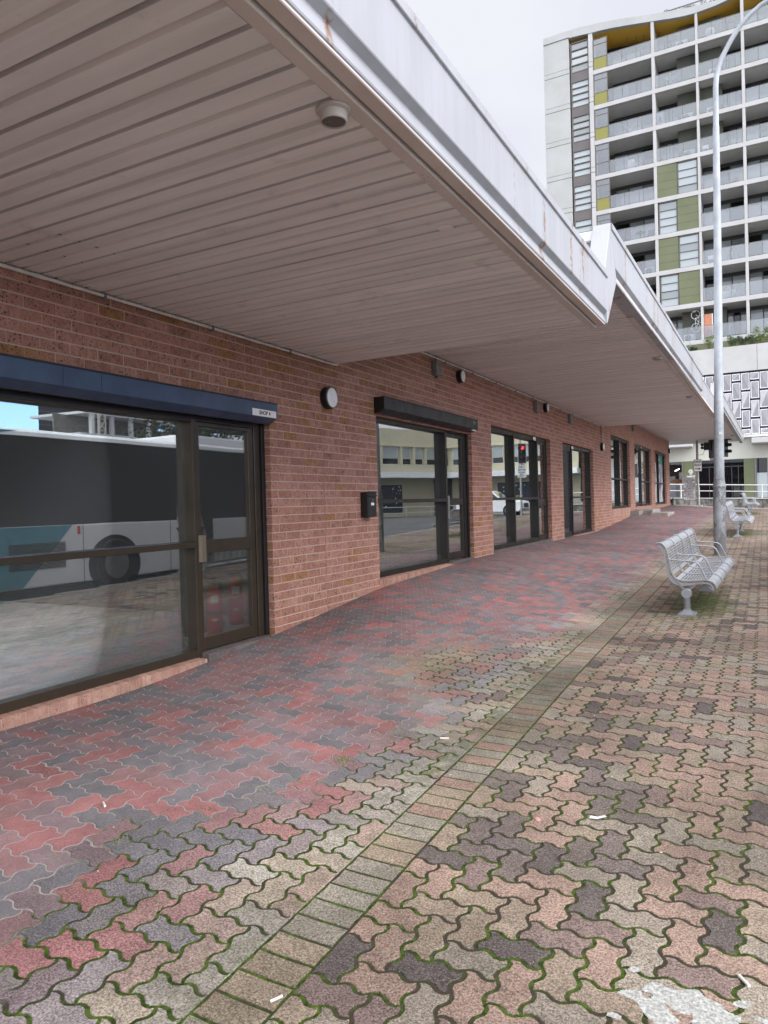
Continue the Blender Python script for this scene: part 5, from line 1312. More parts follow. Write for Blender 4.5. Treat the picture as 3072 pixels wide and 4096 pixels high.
cloth(2.2, 7, .9, .55, 'white sheet hung right of the lamp pole, eighth floor down', M_label)
cloth(2.6, 6, .8, .5, 'cream cloth over the glass right of the lamp pole, seventh floor down', M_rail, y=TY + .12)
z = balc(8)
t = thing('orange_board', (.63, TY + .4, z), 'tall peach-orange board standing on the lowest balcony left of the lamp pole', 'board')
mb = MB(); mb.box(.44, .98, TY + .35, TY + .50, z + .002, z + 1.95); mb.build('board_face', M_orange, t, bevel=.02)
mb = MB(); mb.box(.985, 1.05, TY + .36, TY + .52, z + .002, z + 1.95); mb.build('board_side', M_label, t)
def bicycle(x, y, z, label):
    t = thing('bicycle', (x, y, z), label, 'bicycle')
    for zc in (.45, 1.45):
        mb = MB(); mb.tube([(x - .02 + .33 * math.cos(2 * math.pi * k / 28) * .92, y, z + zc + .33 * math.sin(2 * math.pi * k / 28)) for k in range(29)], .022, 6); mb.build('wheel', M_label, t)
    mb = MB()
    for a, b in (((.0, .45), (.20, .85)), ((.20, .85), (-.05, 1.20)), ((.20, .85), (.22, 1.22)), ((-.05, 1.2), (.22, 1.22)), ((0, 1.45), (.22, 1.22)), ((.0, .45), (-.05, 1.2)), ((.20, .85), (.32, .80))): mb.tube([(x + a[0], y + .03, z + a[1]), (x + b[0], y + .03, z + b[1])], .022, 6)
    mb.build('frame', M_label, t)
    mb = MB(); mb.tube([(x + .22, y - .2, z + 1.30), (x + .30, y, z + 1.24), (x + .22, y + .2, z + 1.30)], .02, 6); mb.build('handlebar', M_label, t)
    mb = MB(); mb.box(x - .16, x + .02, y - .05, y + .08, z + 1.66, z + 1.70); mb.build('saddle', M_label, t)
bicycle(-.15, TY + .5, z + .6, 'white bicycle hung upright on the wall of the lowest balcony')
for x, i, m, l, w, h in ((-4.9, 1, M_winfrost, 'frosted screen on the second floor down, first balcony', .45, .95), (-2.35, 2, M_label, 'white banner with a dark figure on the third floor down', .50, .93)):
    mb = MB(); mb.box(x - w / 2, x + w / 2, TY + .06, TY + .09, balc(i) + .03, balc(i) + h); o = tag(mb.build('screen', m, origin=(x, TY + .06, balc(i))), l, 'screen')
mb = MB(); mb.lathe([(.03, .0), (.07, .18), (.10, .35), (.04, .50), (.06, .60), (0, .66)], (-2.42, TY + .052, balc(2) + .12), 'y', 10)
mb = MB(); zz = balc(2); mb.add([(-2.45, TY + .056, zz + .15), (-2.38, TY + .056, zz + .15), (-2.36, TY + .056, zz + .40), (-2.28, TY + .056, zz + .17), (-2.24, TY + .056, zz + .19), (-2.30, TY + .056, zz + .55), (-2.37, TY + .056, zz + .62), (-2.44, TY + .056, zz + .52)], [(0, 1, 2, 7), (2, 3, 4, 5), (2, 5, 6, 7)]); tag(mb.build('banner_mark', M_ink, origin=(-2.4, TY + .056, zz)), 'dark figure mark on the white balcony banner', 'mark')
z = balc(0); t = thing('planter_pot', (1.25, TY + .6, z), 'round white pot on the top-floor balcony left of the lamp arm', 'pot')
mb = MB(); mb.lathe([(.16, .25), (.30, .40), (.34, .60), (.28, .80), (0, .82)], (1.25, TY + .6, z), 'z', 20); mb.build('pot', M_label, t, smooth=True)
mb = MB(); mb.box(.85, 1.65, TY + .4, TY + .85, z + .002, z + .25); mb.build('plinth', M_label, t)

# ------------------------------------------------------------------ plants
def leaf_cluster(mb, cx, cy, cz, rx, ry, rz_, n, s, rng):
    for _ in range(n):
        while True:
            p = rng.uniform(-1, 1, 3)
            if p @ p <= 1: break
        c = np.array([cx, cy, cz]) + p * np.array([rx, ry, rz_])
        a = rng.normal(size=3); a /= np.linalg.norm(a); b = np.cross(a, rng.normal(size=3)); b /= np.linalg.norm(b)
        l = s * rng.uniform(.6, 1.4); w = l * .42
        mb.add([c - a * l, c + b * w, c + a * l, c - b * w], [(0, 1, 2, 3)])
def shrub(x, y, z, h, w, label, leaf, n=260, grp='shrubs in the terrace planter'):
    t = thing('shrub', (x, y, z), label, 'shrub', grp); rng = np.random.default_rng(int(abs(x * 977 + y * 31)) + 5)
    st, lf = MB(), MB()
    for k in range(6):
        ex, ey, ez = x + rng.uniform(-w, w), y + rng.uniform(-.25, .25), z + h * rng.uniform(.55, 1.0)
        st.tube([(x + (ex - x) * .15, y, z), ((x + ex) / 2 + rng.uniform(-.08, .08), (y + ey) / 2, (z + ez) / 2), (ex, ey, ez)], [.022, .015, .008], 5)
        leaf_cluster(lf, ex, ey, ez, w * .45, .25, h * .20, n // 7, .055, rng)
        leaf_cluster(lf, (x + ex) / 2, y, (z + ez) / 2 + .1, w * .4, .25, h * .25, n // 14, .05, rng)
    st.build('stem', M_stem, t); lf.build('foliage', leaf, t)
pz = 10.80; py = PYY + .75
for x, h, w, l, m in ((-2.05, .75, .25, 'small shrub at the left end of the planter, by the white awning', M_leaf),
                      (.75, 1.05, .50, 'leafy shrub just left of the lamp pole in the terrace planter', M_leaf_y), (1.0 - 1.4, .5, .3, 'low sparse plant left of the leafy shrub', M_leaf_d),
                      (2.25, .85, .42, 'bushy shrub right of the lamp pole in the terrace planter', M_leaf), (2.95, .95, .50, 'open twiggy shrub in the middle of the planter', M_leaf_d),
                      (3.6, .80, .40, 'thin pale shrub right of the middle fin wall', M_leaf), (4.35, 1.25, .50, 'tallest bright green shrub at the right frame edge', M_leaf_y), (5.0, 1.3, .5, 'bright shrub beyond the right frame edge', M_leaf_y)):
    shrub(px(x), py, pz, h, w, l, m, 420)
mb = MB(); mb.box(px(-.62), px(-.58), PYY + .32, TY - .1, 10.8, 11.75); tag(mb.build('terrace_screen', M_bal, origin=(px(-.6), PYY + .3, 10.8)), 'glass screen dividing the planter terrace', 'screen')
for x, l in ((-1.2, 'thin roof-terrace shrub left behind the roof rail'), (.1, 'roof-terrace shrub in the middle behind the roof rail'), (1.3, 'roof-terrace shrub at the top edge of the picture')):
    shrub(x, TY + 2.2, 37.1, 1.5, .75, l, M_leaf_d, 420, 'shrubs on the roof terrace')

# ------------------------------------------------------------------ the street side, seen reflected in the shop windows
BX0, BX1, BY0, BY1 = 6.8, 9.3, 3.6, 16.4; bz0 = -1.33
bus = thing('bus', (8.05, 10, -1.5), 'white and teal city bus parked at the kerb, reflected in the near shop windows', 'bus')
def bprism(y0, y1, pts, name, m, bev=.0):
    mb = MB(); mb.prism(pts, 'y', y0, y1); return mb.build(name, m, bus, bevel=bev)
body = bprism(BY0, BY1, [(BX0, bz0), (BX1, bz0), (BX1, -.235), (BX0, -.235)], 'body', M_busw, .02)
bprism(BY0 + .05, BY1 - .05, [(BX0 + .025, -.235), (BX1 - .025, -.235), (BX1 - .06, 1.37), (BX0 + .06, 1.37)], 'window_band', M_busgl)
bprism(BY0, BY1, [(BX0 + .02, 1.36), (BX0 + .05, 1.44), (BX0 + .25, 1.51), (BX1 - .25, 1.51), (BX1 - .05, 1.44), (BX1 - .02, 1.36)], 'roof', M_busw, .01)
bprism(12.5, 15.2, [(BX0 + .35, 1.51), (BX0 + .45, 1.74), (BX1 - .45, 1.74), (BX1 - .35, 1.51)], 'roof_pod', M_busw, .05)
mb = MB(); mb.add([(BX0 - .006, BY0 - .001, bz0 + .02), (BX0 - .006, 8.08, bz0 + .02), (BX0 - .006, 9.12, -.24), (BX0 - .006, BY0 - .001, -.24)], [(0, 1, 2, 3)]); mb.build('teal_panel', M_teal, bus)
mb = MB(); mb.add([(BX0 + .015, BY0, 1.375), (BX0 + .015, 7.6, 1.375), (BX0 + .015, 8.1, 1.45), (BX0 + .015, BY0, 1.46)], [(0, 1, 2, 3)]); mb.build('teal_roof_edge', M_teal, bus)
mb = MB()
for k in range(20): mb.box(BX0 - .016, BX0 - .007, 7.82, 8.95, -1.0 + k * .0235, -.99 + k * .0235)
mb.build('engine_grille', M_black, bus)
for yc in (10.10, 15.0):
    mb = MB(); mb.prism([(yc + .64 * math.cos(R(a)), max(bz0 - .002, -1.05 + .58 * math.sin(R(a)))) for a in range(-30, 211, 12)], 'x', BX0 - .012, BX0 - .002); mb.build('wheel_arch', M_rubber, bus)
    mb = MB(); mb.lathe([(.30, -.03), (.46, -.03), (.485, 0), (.485, .25), (.2, .25)], (BX0 - .01, yc, -1.035), 'x', 32); w = mb.build('wheel', M_tyre, bus, smooth=True)
    mb = MB(); mb.lathe([(.30, -.045), (.285, -.01), (.17, .05), (.10, .02), (0, .02)], (BX0 - .01, yc, -1.035), 'x', 28); mb.build('rim', M_greybox, w, smooth=True)
mb = MB(); mb.box(BX0 - .008, BX0 - .002, 9.23, 9.29, -.42, -.26); mb.build('safety_sticker', M_red, bus)
mb = MB()
for y in (9.35, 11.6): mb.box(BX0 - .004, BX0 - .001, y, y + .012, bz0, -.24)
mb.build('panel_gap', M_black, bus)
mb = MB(); mb.box(BX0 - .01, BX0 - .003, 11.9, 12.9, bz0 + .05, 1.30); mb.build('bus_door', M_busgl, bus)
mb = MB(); mb.box(BX0 + .1, BX1 - .1, BY0 + .1, BY1 - .1, bz0 - .0, -.3)
bprism(BY0 + .2, BY1 - .2, [(BX0 + .3, -1.42), (BX1 - .3, -1.42), (BX1 - .3, bz0), (BX0 + .3, bz0)], 'chassis', M_rubber)

# person waiting by the bus
def skinned(name, verts, edges, radii, mat, parent, root=0, sub=2):
    me = bpy.data.meshes.new(name); o0 = Vector(parent['_o'])
    me.from_pydata([tuple(Vector(v) - o0) for v in verts], edges, []); me.materials.append(mat)
    o = bpy.data.objects.new(name, me); C.objects.link(o); o.parent = parent; o['_o'] = tuple(o0)
    o.modifiers.new('skin', 'SKIN'); sv = me.skin_vertices[0].data
    for i, r in enumerate(radii): sv[i].radius = (r, r) if not isinstance(r, tuple) else r
    sv[root].use_root = True
    s2 = o.modifiers.new('sub', 'SUBSURF'); s2.levels = 1; s2.render_levels = sub
    return o
qx, qy = 5.32, 10.62; qz = gzf(qx, qy)
pe = thing('person', (qx, qy, qz), 'person in dark clothes standing by the bus, reflected in the near window', 'person')
def pp(x, y, z): return (qx + x, qy + y, qz + z)
V = [pp(0, 0, .90), pp(0, 0, 1.08), pp(0, 0, 1.28), pp(0, 0, 1.40), pp(-.01, 0, 1.48), pp(-.02, 0, 1.58), pp(-.02, 0, 1.66),
     pp(0, .10, .86), pp(-.01, .11, .48), pp(.02, .12, .09), pp(-.14, .13, .04),
     pp(0, -.10, .86), pp(.02, -.12, .48), pp(.05, -.13, .09), pp(-.11, -.15, .04),
     pp(0, .19, 1.37), pp(.02, .25, 1.10), pp(-.08, .24, .87), pp(-.11, .24, .80),
     pp(0, -.19, 1.37), pp(.03, -.25, 1.10), pp(-.10, -.22, .90), pp(-.14, -.21, .84)]
Ed = [(0, 1), (1, 2), (2, 3), (3, 4), (4, 5), (5, 6), (0, 7), (7, 8), (8, 9), (9, 10), (0, 11), (11, 12), (12, 13), (13, 14), (3, 15), (15, 16), (16, 17), (17, 18), (3, 19), (19, 20), (20, 21), (21, 22)]
Rd = [(.15, .12), (.14, .11), (.17, .12), (.12, .10), .055, .095, .085, .085, .058, .042, .038, .085, .058, .042, .038, .06, .045, .035, .038, .06, .045, .035, .038]
skinned('body', V, Ed, Rd, M_skin, pe)
skinned('shirt', [pp(0, 0, .88), pp(0, 0, 1.08), pp(0, 0, 1.28), pp(0, 0, 1.40), pp(0, .19, 1.37), pp(.02, .25, 1.14), pp(0, -.19, 1.37), pp(.03, -.25, 1.14)], [(0, 1), (1, 2), (2, 3), (3, 4), (4, 5), (3, 6), (6, 7)], [(.165, .135), (.155, .125), (.185, .135), (.13, .11), .075, .062, .075, .062], M_shirt, pe)
skinned('trousers', [pp(0, 0, .93), pp(0, .10, .86), pp(-.01, .11, .48), pp(.02, .12, .08), pp(0, -.10, .86), pp(.02, -.12, .48), pp(.05, -.13, .08)], [(0, 1), (1, 2), (2, 3), (0, 4), (4, 5), (5, 6)], [(.16, .13), .105, .078, .066, .105, .078, .066], M_trous, pe)
hb = MB(); hb.lathe([(0, .13), (.06, .115), (.098, .07), (.108, .0), (.10, -.05), (.06, -.07)], pp(-.012, 0, 1.63), 'z', 18); hb.build('hair', M_ink, pe, smooth=True)
fb = MB(); fb.lathe([(0, 0), (.018, .01), (.02, .02)], pp(-.125, 0, 1.585), 'x', 8); fb.build('nose', M_skin, pe, smooth=True)
for s in (-1, 1):
    for k, (a, l) in enumerate(((-.030, .070), (-.010, .085), (.010, .080), (.030, .062))):
        hx, hy, hz = (-.115, .24, .79) if s > 0 else (-.145, -.21, .83)
        fb = MB(); fb.tube([pp(hx, hy + a, hz), pp(hx - .012, hy + a * 1.1, hz - l * .55), pp(hx + .004, hy + a * 1.1, hz - l)], [.010, .009, .007], 6); fb.build('finger', M_skin, pe, smooth=True)
    fb = MB(); fb.tube([pp(hx - .01, hy - s * .02, hz + .03), pp(hx - .05, hy - s * .03, hz + .0), pp(hx - .055, hy - s * .02, hz - .04)], [.012, .010, .008], 6); fb.build('thumb', M_skin, pe, smooth=True)

# cream corner building over the crossing
cb = thing('cream_building', (20, 54, -1.5), 'two-storey cream building on the opposite corner, reflected in the windows', 'building')
path = [(26.0, 41.0), (19.5, 57.0), (8.6, 58.4)]
def along(a, b, t, d=0.0):
    ax, ay = a; bx, by = b; L = math.hypot(bx - ax, by - ay); nx, ny = (by - ay) / L, -(bx - ax) / L
    return (ax + (bx - ax) * t / L - nx * d, ay + (by - ay) * t / L - ny * d)
def wallstrip(mb, a, b, t0, t1, z0, z1, d0, d1):
    p = [along(a, b, t0, d0), along(a, b, t1, d0), along(a, b, t1, d1), along(a, b, t0, d1)]
    mb.add([(x, y, z0) for x, y in p] + [(x, y, z1) for x, y in p], [(0, 1, 2, 3), (4, 5, 6, 7), (0, 1, 5, 4), (1, 2, 6, 5), (2, 3, 7, 6), (3, 0, 4, 7)])
for a, b in zip(path[:-1], path[1:]):
    L = math.hypot(b[0] - a[0], b[1] - a[1]); mb = MB()
    wallstrip(mb, a, b, 0, L, 4.72, 6.05, 0, -.4); wallstrip(mb, a, b, 0, L, 2.5, 3.12, 0, -.4); wallstrip(mb, a, b, 0, L, -1.8, 2.5, -1.6, -2.0); wallstrip(mb, a, b, 0, L, 3.12, 4.72, -.20, -.5)
    mb.build('wall', M_cream, cb)
    mb = MB(); wallstrip(mb, a, b, 0, L, 2.05, 2.5, .9, -1.6); mb.build('street_awning', M_busw, cb)
    mb = MB(); wallstrip(mb, a, b, 0, L, 4.62, 4.72, .15, -.4); mb.build('cornice', M_cream, cb)
    t = .5; k = 0
    while t < L - 1.6:
        w = 1.7 if k % 3 == 0 else .95
        mb = MB(); wallstrip(mb, a, b, t, t + w, 3.13, 4.60, -.12, -.19); f = mb.build('window', M_label, cb)
        mb = MB(); wallstrip(mb, a, b, t + .06, t + w - .06, 3.18, 3.62, -.10, -.119); mb.build('pane', M_dkglass, f)
        mb = MB(); wallstrip(mb, a, b, t + .06, t + w - .06, 3.64, 4.55, -.10, -.119); mb.build('blind', M_winfrost, f)
        mb = MB(); wallstrip(mb, a, b, t + w + .12, t + w + .30, 3.05, 4.62, .12, -.19); mb.build('mullion_pier', M_cream, cb)
        t += w + .42; k += 1
    t = .8; k = 0
    while t < L - 3.4:
        mb = MB(); wallstrip(mb, a, b, t, t + 2.8, -.85, 1.55, -1.55, -1.6); pn = mb.build('shop_poster', plain('dark_blue_poster', (.02, .03, .06), .5), cb)
        mb = MB()
        for q in range(18):
            tt, zz, rr = t + .15 + 2.5 * random.random(), -.7 + 2.1 * random.random(), .03 + .05 * random.random()
            c0 = along(a, b, tt, -1.545); c1 = along(a, b, tt + 1, -1.545); d = (c1[0] - c0[0], c1[1] - c0[1])
            mb.add([(c0[0] + d[0] * rr * math.cos(w), c0[1] + d[1] * rr * math.cos(w), zz + rr * math.sin(w)) for w in np.linspace(0, 2 * math.pi, 9)[:-1]], [tuple(range(8))])
        mb.build('dot', M_label, pn)
        if k in (0, 1):
            c0 = along(a, b, t + 1.4, -1.54); dd = along(a, b, t + .4, -1.54); rt = (dd[0] - c0[0], dd[1] - c0[1], 0) if True else None
            mb = MB(); put_text(mb, 'Support' if k == 0 else 'Centre', .42, (c0[0], c0[1], .35), (-rt[0], -rt[1], 0), (0, 0, 1), bold=.012); mb.build('lettering', plain('yellow_letters', (.50, .48, .05), .5), pn)
        t += 3.3; k += 1
mb = MB(); mb.add([(26, 41, 6.0), (19.5, 57, 6.0), (8.6, 58.4, 6.0), (8.6, 72, 6.0), (34, 72, 6.0), (34, 41, 6.0)], [(0, 1, 2, 3, 4, 5)]); mb.build('roof', M_gravelroof, cb)
mb = MB(); mb.add([(28.5, 42, -1.8), (22, 59.5, -1.8), (8.8, 61, -1.8), (8.8, 61, 6), (22, 59.5, 6), (28.5, 42, 6)], [(0, 1, 4, 5), (1, 2, 3, 4)]); mb.build('inner_wall', M_int_d, cb)
t = thing('street_wall', (21, 50, -1.6), 'low concrete street wall in front of the cream building', 'wall')
mb = MB(); wallstrip(mb, path[0], path[1], 0, 17, -1.8, -1.2, 2.6, 2.3); wallstrip(mb, path[1], path[2], -1, 10, -1.8, -1.2, 2.6, 2.3); mb.build('wall_body', M_conc, t)
mb = MB()
for p, q in zip(path[:-1], path[1:]):
    L = math.hypot(q[0] - p[0], q[1] - p[1]); A, B = along(p, q, 0, 2.45), along(p, q, L, 2.45)
    for h in (-.30, -.75): mb.tube([(A[0], A[1], h), (B[0], B[1], h)], .03, 6)
    for s in np.arange(0, L, 2.6): c0 = along(p, q, s, 2.45); mb.tube([(c0[0], c0[1], -1.2), (c0[0], c0[1], -.3)], .03, 6)
mb.build('railing', M_rail, t)

# white car waiting on the cross street
cx0, cy0, cz0 = 8.9, 45.0, -.99
car = thing('car', (cx0 + 2.2, cy0, cz0), 'white car waiting on the cross street, reflected in the three-bay window', 'car')
prof = [(0.0, .45), (.02, .75), (.12, .92), (1.05, 1.06), (1.35, 1.10), (2.0, 1.58), (2.4, 1.66), (3.6, 1.64), (4.25, 1.25), (4.5, 1.10), (4.6, .80), (4.58, .40), (4.2, .28), (.25, .28)]
vs, fs = [], []; n = len(prof)
for s, inset in ((-.92, 0), (-.78, 1), (.78, 1), (.92, 0)):
    for x, z in prof:
        k = .14 if z > 1.15 else 0
        yy = s if not inset else s
        vs.append((cx0 + (x if not inset else 2.3 + (x - 2.3) * 1.0), cy0 + math.copysign(abs(yy) - k * (1 if not inset else .7), yy), cz0 + z * (1 if inset else (1 if z < 1.15 else .985))))
for r in range(3): fs += [(r * n + i, r * n + (i + 1) % n, (r + 1) * n + (i + 1) % n, (r + 1) * n + i) for i in range(n)]
fs += [tuple(range(n)), tuple(range(3 * n, 4 * n))]
mb = MB(); mb.add(vs, fs); mb.build('body', M_busw, car, bevel=.04)
for s in (-1, 1):
    y = cy0 + s * .79
    mb = MB(); mb.add([(cx0 + 1.5, y + s * .14, cz0 + 1.13), (cx0 + 2.05, y + s * .005, cz0 + 1.53), (cx0 + 3.5, y + s * .005, cz0 + 1.56), (cx0 + 4.0, y + s * .14, cz0 + 1.16)], [(0, 1, 2, 3)]); mb.build('side_window', M_dkglass, car)
    for wx in (.92, 3.62):
        mb = MB(); mb.lathe([(.20, -.11), (.34, -.11), (.36, -.07), (.36, .07), (.34, .11), (.20, .11)], (cx0 + wx, cy0 + s * .84, cz0 + .36), 'y', 26); w = mb.build('wheel', M_tyre, car, smooth=True)
        mb = MB(); mb.lathe([(.215, s * .09), (.2, s * .115), (.05, s * .10), (0, s * .10)], (cx0 + wx, cy0 + s * .84, cz0 + .36), 'y', 20); mb.build('rim', M_greybox, w)
    mb = MB(); mb.add([(cx0 + .03, cy0 + s * .50, cz0 + .76), (cx0 + .03, cy0 + s * .86, cz0 + .80), (cx0 + .14, cy0 + s * .90, cz0 + .90), (cx0 + .10, cy0 + s * .52, cz0 + .86)], [(0, 1, 2, 3)]); mb.build('headlight', M_label, car)
mb = MB(); mb.box(cx0 - .012, cx0 + .02, cy0 - .45, cy0 + .45, cz0 + .52, cz0 + .80); mb.build('grille', M_black, car, bevel=.01)
mb = MB(); mb.add([(cx0 + 1.36, cy0 - .72, cz0 + 1.13), (cx0 + 1.36, cy0 + .72, cz0 + 1.13), (cx0 + 1.98, cy0 + .64, cz0 + 1.58), (cx0 + 1.98, cy0 - .64, cz0 + 1.58)], [(0, 1, 2, 3)]); mb.build('windscreen', M_dkglass, car)

M_redlit = G('red_signal_lamp'); M_redlit.set(M_redlit.b.inputs['Emission Color'], (1, .03, .03)); M_redlit.b.inputs['Emission Strength'].default_value = 4.0; M_redlit = M_redlit.fin((.5, .02, .02), .4)
t = thing('traffic_light', (8.6, 43.0, -1.0), 'traffic signal showing red with a left-turn sign, reflected in the three-bay window', 'traffic light')
mb = MB(); mb.tube([(8.6, 43.0, -1.1), (8.6, 43.0, 3.9)], .06, 12); mb.build('post', M_post, t, smooth=True)
signal_head(t, 8.45, 42.85, 2.55, (-.6, -.8), 3, M_redlit)
rt = Vector((.8, -.6, 0)) * 1; ctr = Vector((8.50, 42.86, 1.85)); mb = MB()
def onface(a, h, d): return tuple(ctr + Vector((-.8, .6, 0)) * a + Vector((0, 0, h)) + Vector((-.6, -.8, 0)) * d)
mb.add([onface(a, h, d) for d in (0, .01) for a, h in ((-.30, -.46), (.30, -.46), (.30, .46), (-.30, .46))], [(0, 1, 2, 3), (4, 5, 6, 7), (0, 1, 5, 4), (1, 2, 6, 5), (2, 3, 7, 6), (3, 0, 4, 7)]); sf = mb.build('sign_face', M_sign, t)
mb = MB()
for i, (tx, sz) in enumerate((('LEFT', .15), ('TURN', .15), ('ON RED', .15), ('PERMITTED', .09), ('AFTER', .09), ('STOPPING', .09))):
    put_text(mb, tx, sz, onface(0, .36 - [0, .17, .34, .50, .62, .74][i], .012), (.8, -.6, 0), (0, 0, 1), bold=.004)
mb.build('lettering', M_ink, sf)

# far city blocks behind the bus
t = thing('office_tower', (92, 71, -2), 'dark glass office tower far behind the bus, seen in reflection', 'tower')
mb = MB(); mb.prism([(90, 70), (108, 84.5), (108, 100), (90, 84)], 'z', -2.5, 45); mb.build('curtain_wall', plain('dark_curtain_wall', (.035, .045, .065), .3), t)
for k in range(22): mb = MB(); mb.box(89.9, 90, 70, 84, 1 + k * 2, 1.12 + k * 2); mb.build('floor_band', M_greybox, t)
t = thing('unfinished_building', (72, 66, -2), 'white concrete apartment block under construction, seen in reflection', 'building')
for k in range(5):
    mb = MB(); mb.box(68, 78, 57.5 + k * .6, 75, 1.2 + 2.7 * k, 1.5 + 2.7 * k); mb.build('slab', M_white, t)
    for y in np.arange(58.5 + k * .6, 75, 3.1): mb = MB(); mb.box(68.1, 68.5, y, y + .5, 1.5 + 2.7 * k - 2.7, 1.2 + 2.7 * k); mb.build('column', M_white, t)
    mb = MB(); mb.box(71, 71.2, 58, 75, 1.5 + 2.7 * k - 2.7, 1.2 + 2.7 * k); mb.build('inner_wall', M_conc, t)
for y0, l in ((60.6, 'lattice hoist mast at the left of the unfinished building'), (73.6, 'lattice hoist mast at the right of the unfinished building')):
    mb = MB()
    for a in (0, 1.1):
        for b in (0, 1.1): mb.tube([(66.5 + a, y0 + b, -2), (66.5 + a, y0 + b, 22)], .09, 5)
    for k in range(16): mb.tube([(66.5, y0, k * 1.4), (66.5, y0 + 1.1, k * 1.4 + 1.4)], .06, 5); mb.tube([(66.5, y0 + 1.1, k * 1.4), (66.5, y0, k * 1.4 + 1.4)], .06, 5); mb.tube([(66.5, y0, k * 1.4), (66.5, y0 + 1.1, k * 1.4)], .06, 5)
    tag(mb.build('hoist_mast', M_rail, origin=(67, y0, -2)), l, 'mast')
def tree(x, y, z, h, r, label, n=1400, seed=1):
    t = thing('tree', (x, y, z), label, 'tree', 'street trees across the road'); rng = np.random.default_rng(seed)
    tr, cr_ = MB(), MB(); tr.tube([(x, y, z), (x + .2, y, z + h * .35), (x, y + .2, z + h * .6)], [.32, .24, .14], 8)
    for k in range(16):
        a, e = rng.uniform(0, 6.28), rng.uniform(.2, 1); q = (x + math.cos(a) * r * .75 * rng.uniform(.3, 1), y + math.sin(a) * r * .75 * rng.uniform(.3, 1), z + h * (.45 + .5 * e))
        tr.tube([(x, y, z + h * .4), q], [.12, .03], 5); leaf_cluster(cr_, *q, r * .42, r * .42, r * .34, n // 16, .22, rng)
    tr.build('trunk', M_stem, t); cr_.build('crown', M_leaf_d, t)
for i, (x, y, h) in enumerate(((34, 40, 10), (36, 47, 11), (33, 53.5, 10.5), (40, 58, 12))):
    tree(x, y, -1.5, h, 4.2, ('dark street tree across the road, nearest of four', 'dark street tree across the road, second of four', 'dark street tree across the road, third of four', 'tallest dark street tree across the road, last of four')[i], seed=i + 3)

# ------------------------------------------------------------------ litter and weeds on the paving
def butt(x, y, rot, label, l=.05, r=.004, m=None):
    z = gzf(x, y) + .0045; d = Vector((math.cos(rot), math.sin(rot), 0)); mb = MB()
    mb.tube([Vector((x, y, z)) - d * l / 2, Vector((x, y, z)) + d * l / 2], r, 8); tag(mb.build('cigarette_butt', m or M_rail, origin=(x, y, z)), label, 'butt', 'cigarette butts on the paving')
butt(2.96, 1.80, 1.1, 'white cigarette butt on a soldier paver at the bottom edge', .042, .0042)
butt(1.42, 2.46, 2.6, 'pale cigarette butt among red pavers at the left', .05, .006)
butt(4.26, 2.50, 2.2, 'white cigarette butt near the white paint splash', .05, .0055)
butt(2.55, 4.10, .4, 'tan cigarette butt left of the soldier course', .055, .0055, M_butt)
mb = MB(); x, y = 3.62, 3.42; z = gzf(x, y) + .004
mb.add([(x - .034, y - .014, z), (x + .006, y - .024, z + .006), (x + .044, y + .006, z + .012), (x + .030, y + .030, z + .008), (x, y + .008, z + .004), (x - .030, y + .004, z + .006)], [(0, 1, 2, 3, 4, 5)])
tag(mb.build('paper_scrap', M_label, origin=(x, y, z)), 'crumpled scrap of white paper on the weathered pavers', 'paper')
mb = MB(); x, y = 3.37, 3.30; z = gzf(x, y) + .002; mb.lathe([(.014, 0), (.012, .006), (0, .007)], (x, y, z), 'z', 9); tag(mb.build('gum', plain('pink_gum', (.62, .30, .30), .5), origin=(x, y, z)), 'pink blob of chewing gum left of the paper scrap', 'gum')
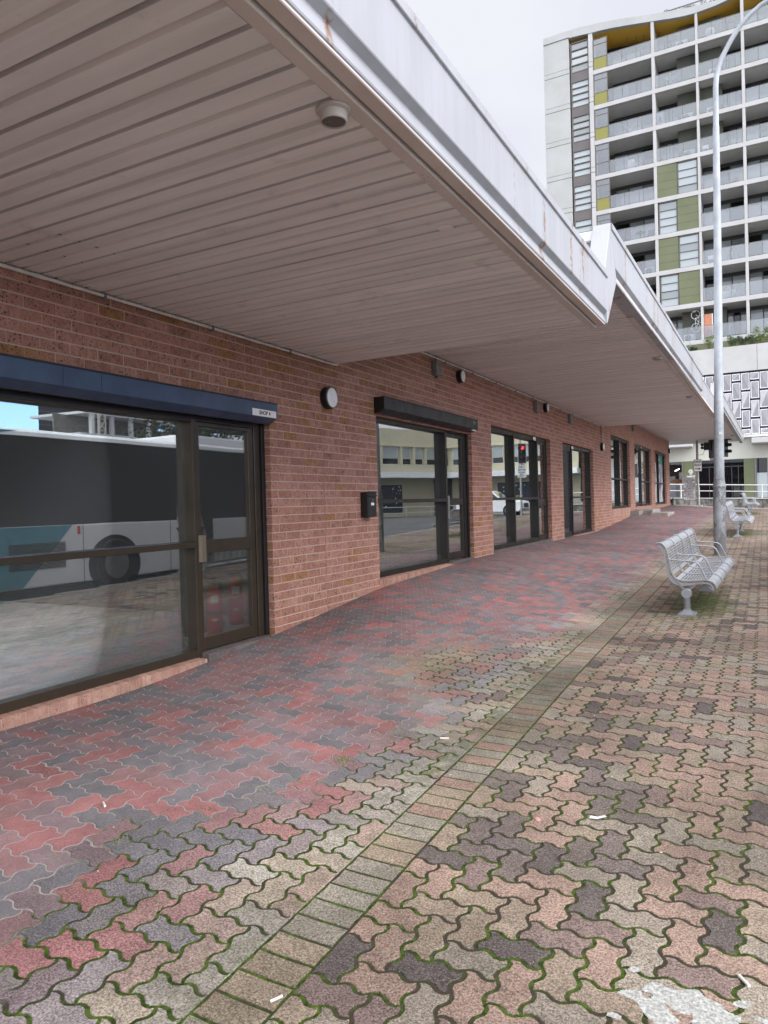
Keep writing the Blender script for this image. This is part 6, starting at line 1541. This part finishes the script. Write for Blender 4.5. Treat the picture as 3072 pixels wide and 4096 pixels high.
# dried white paint splash: surface stain, part of the paving
rng = np.random.default_rng(3); mb = MB(); PH = rng.uniform(0, 6.28, 12); PF_ = rng.uniform(14, 75, (12, 2)) * rng.choice([-1, 1], (12, 2))
def blot(x, y): return sum(math.sin(PF_[k][0] * x + PF_[k][1] * y + PH[k]) for k in range(12)) / 4.2
cs = .0045
for a in np.arange(3.90, 4.34, cs):
    for b in np.arange(2.17, 2.43, cs):
        q = ((a - 4.13) / .19) ** 2 + ((b - 2.295) / .105) ** 2
        if q + .55 * blot(a, b) * (.4 + q) < .62: mb.add([(a, b, gzf(a, b) + .0011), (a + cs, b, gzf(a + cs, b) + .0011), (a + cs, b + cs, gzf(a + cs, b + cs) + .0011), (a, b + cs, gzf(a, b + cs) + .0011)], [(0, 1, 2, 3)])
o = mb.build('paint_splash', plain('dried_white_paint', (.54, .54, .50), .85, 0, .5, 70, .3, 120, .3)); o.parent = paving; o.location = (0, 0, 0)
rng = np.random.default_rng(5); mb = MB()
for x, y, n, s in ((2.17, 3.52, 46, .035), (1.55, 1.72, 22, .016), (1.75, 2.25, 26, .016), (1.62, 2.0, 20, .014), (1.90, 2.7, 26, .018), (1.98, 3.0, 24, .016), (2.1, 3.15, 20, .016), (1.4, 1.5, 20, .014), (2.24, 1.98, 14, .016), (2.32, 5.2, 24, .02), (3.6, 8.5, 30, .03), (3.9, 9.2, 30, .03), (3.5, 10.4, 40, .03)):
    for k in range(n):
        px_, py_ = x + rng.normal(0, .03), y + rng.normal(0, .03); z = gzf(px_, py_) - .003; a = rng.uniform(0, 6.28); h = s * rng.uniform(.5, 1.3); d = h * rng.uniform(.2, .9); w = .0022
        mb.add([(px_ - w * math.sin(a), py_ + w * math.cos(a), z), (px_ + w * math.sin(a), py_ - w * math.cos(a), z), (px_ + d * math.cos(a), py_ + d * math.sin(a), z + h)], [(0, 1, 2)])
o = mb.build('weeds', M_leaf_y); o['kind'] = 'stuff'
tag(o, 'tiny weeds and grass tufts sprouting from the paver joints', 'weeds', kind='stuff')
mb = MB()
for k in range(230):                                     # crumbs, dry leaves and grit
    if k < 120: x, y = rng.uniform(.02, .25), rng.uniform(2.2, 12)
    elif k < 170: x, y = 3.45 + rng.normal(0, .22), 9.0 + rng.normal(0, .5)
    else: x, y = rng.uniform(.3, 4.3), rng.uniform(1.6, 8)
    z = gzf(x, y) + .003; s = rng.uniform(.003, .010); a = rng.uniform(0, 6.28)
    mb.add([(x + s * math.cos(a + q) * (1 if j % 2 else .6), y + s * math.sin(a + q) * (1 if j % 2 else .6), z + .002 * (j % 2)) for j, q in enumerate((0, 1.57, 3.14, 4.71))], [(0, 1, 2, 3)])
o = mb.build('grit', M_butt); tag(o, 'scattered pale crumbs of grit and dry leaf on the paving', 'grit', kind='stuff')
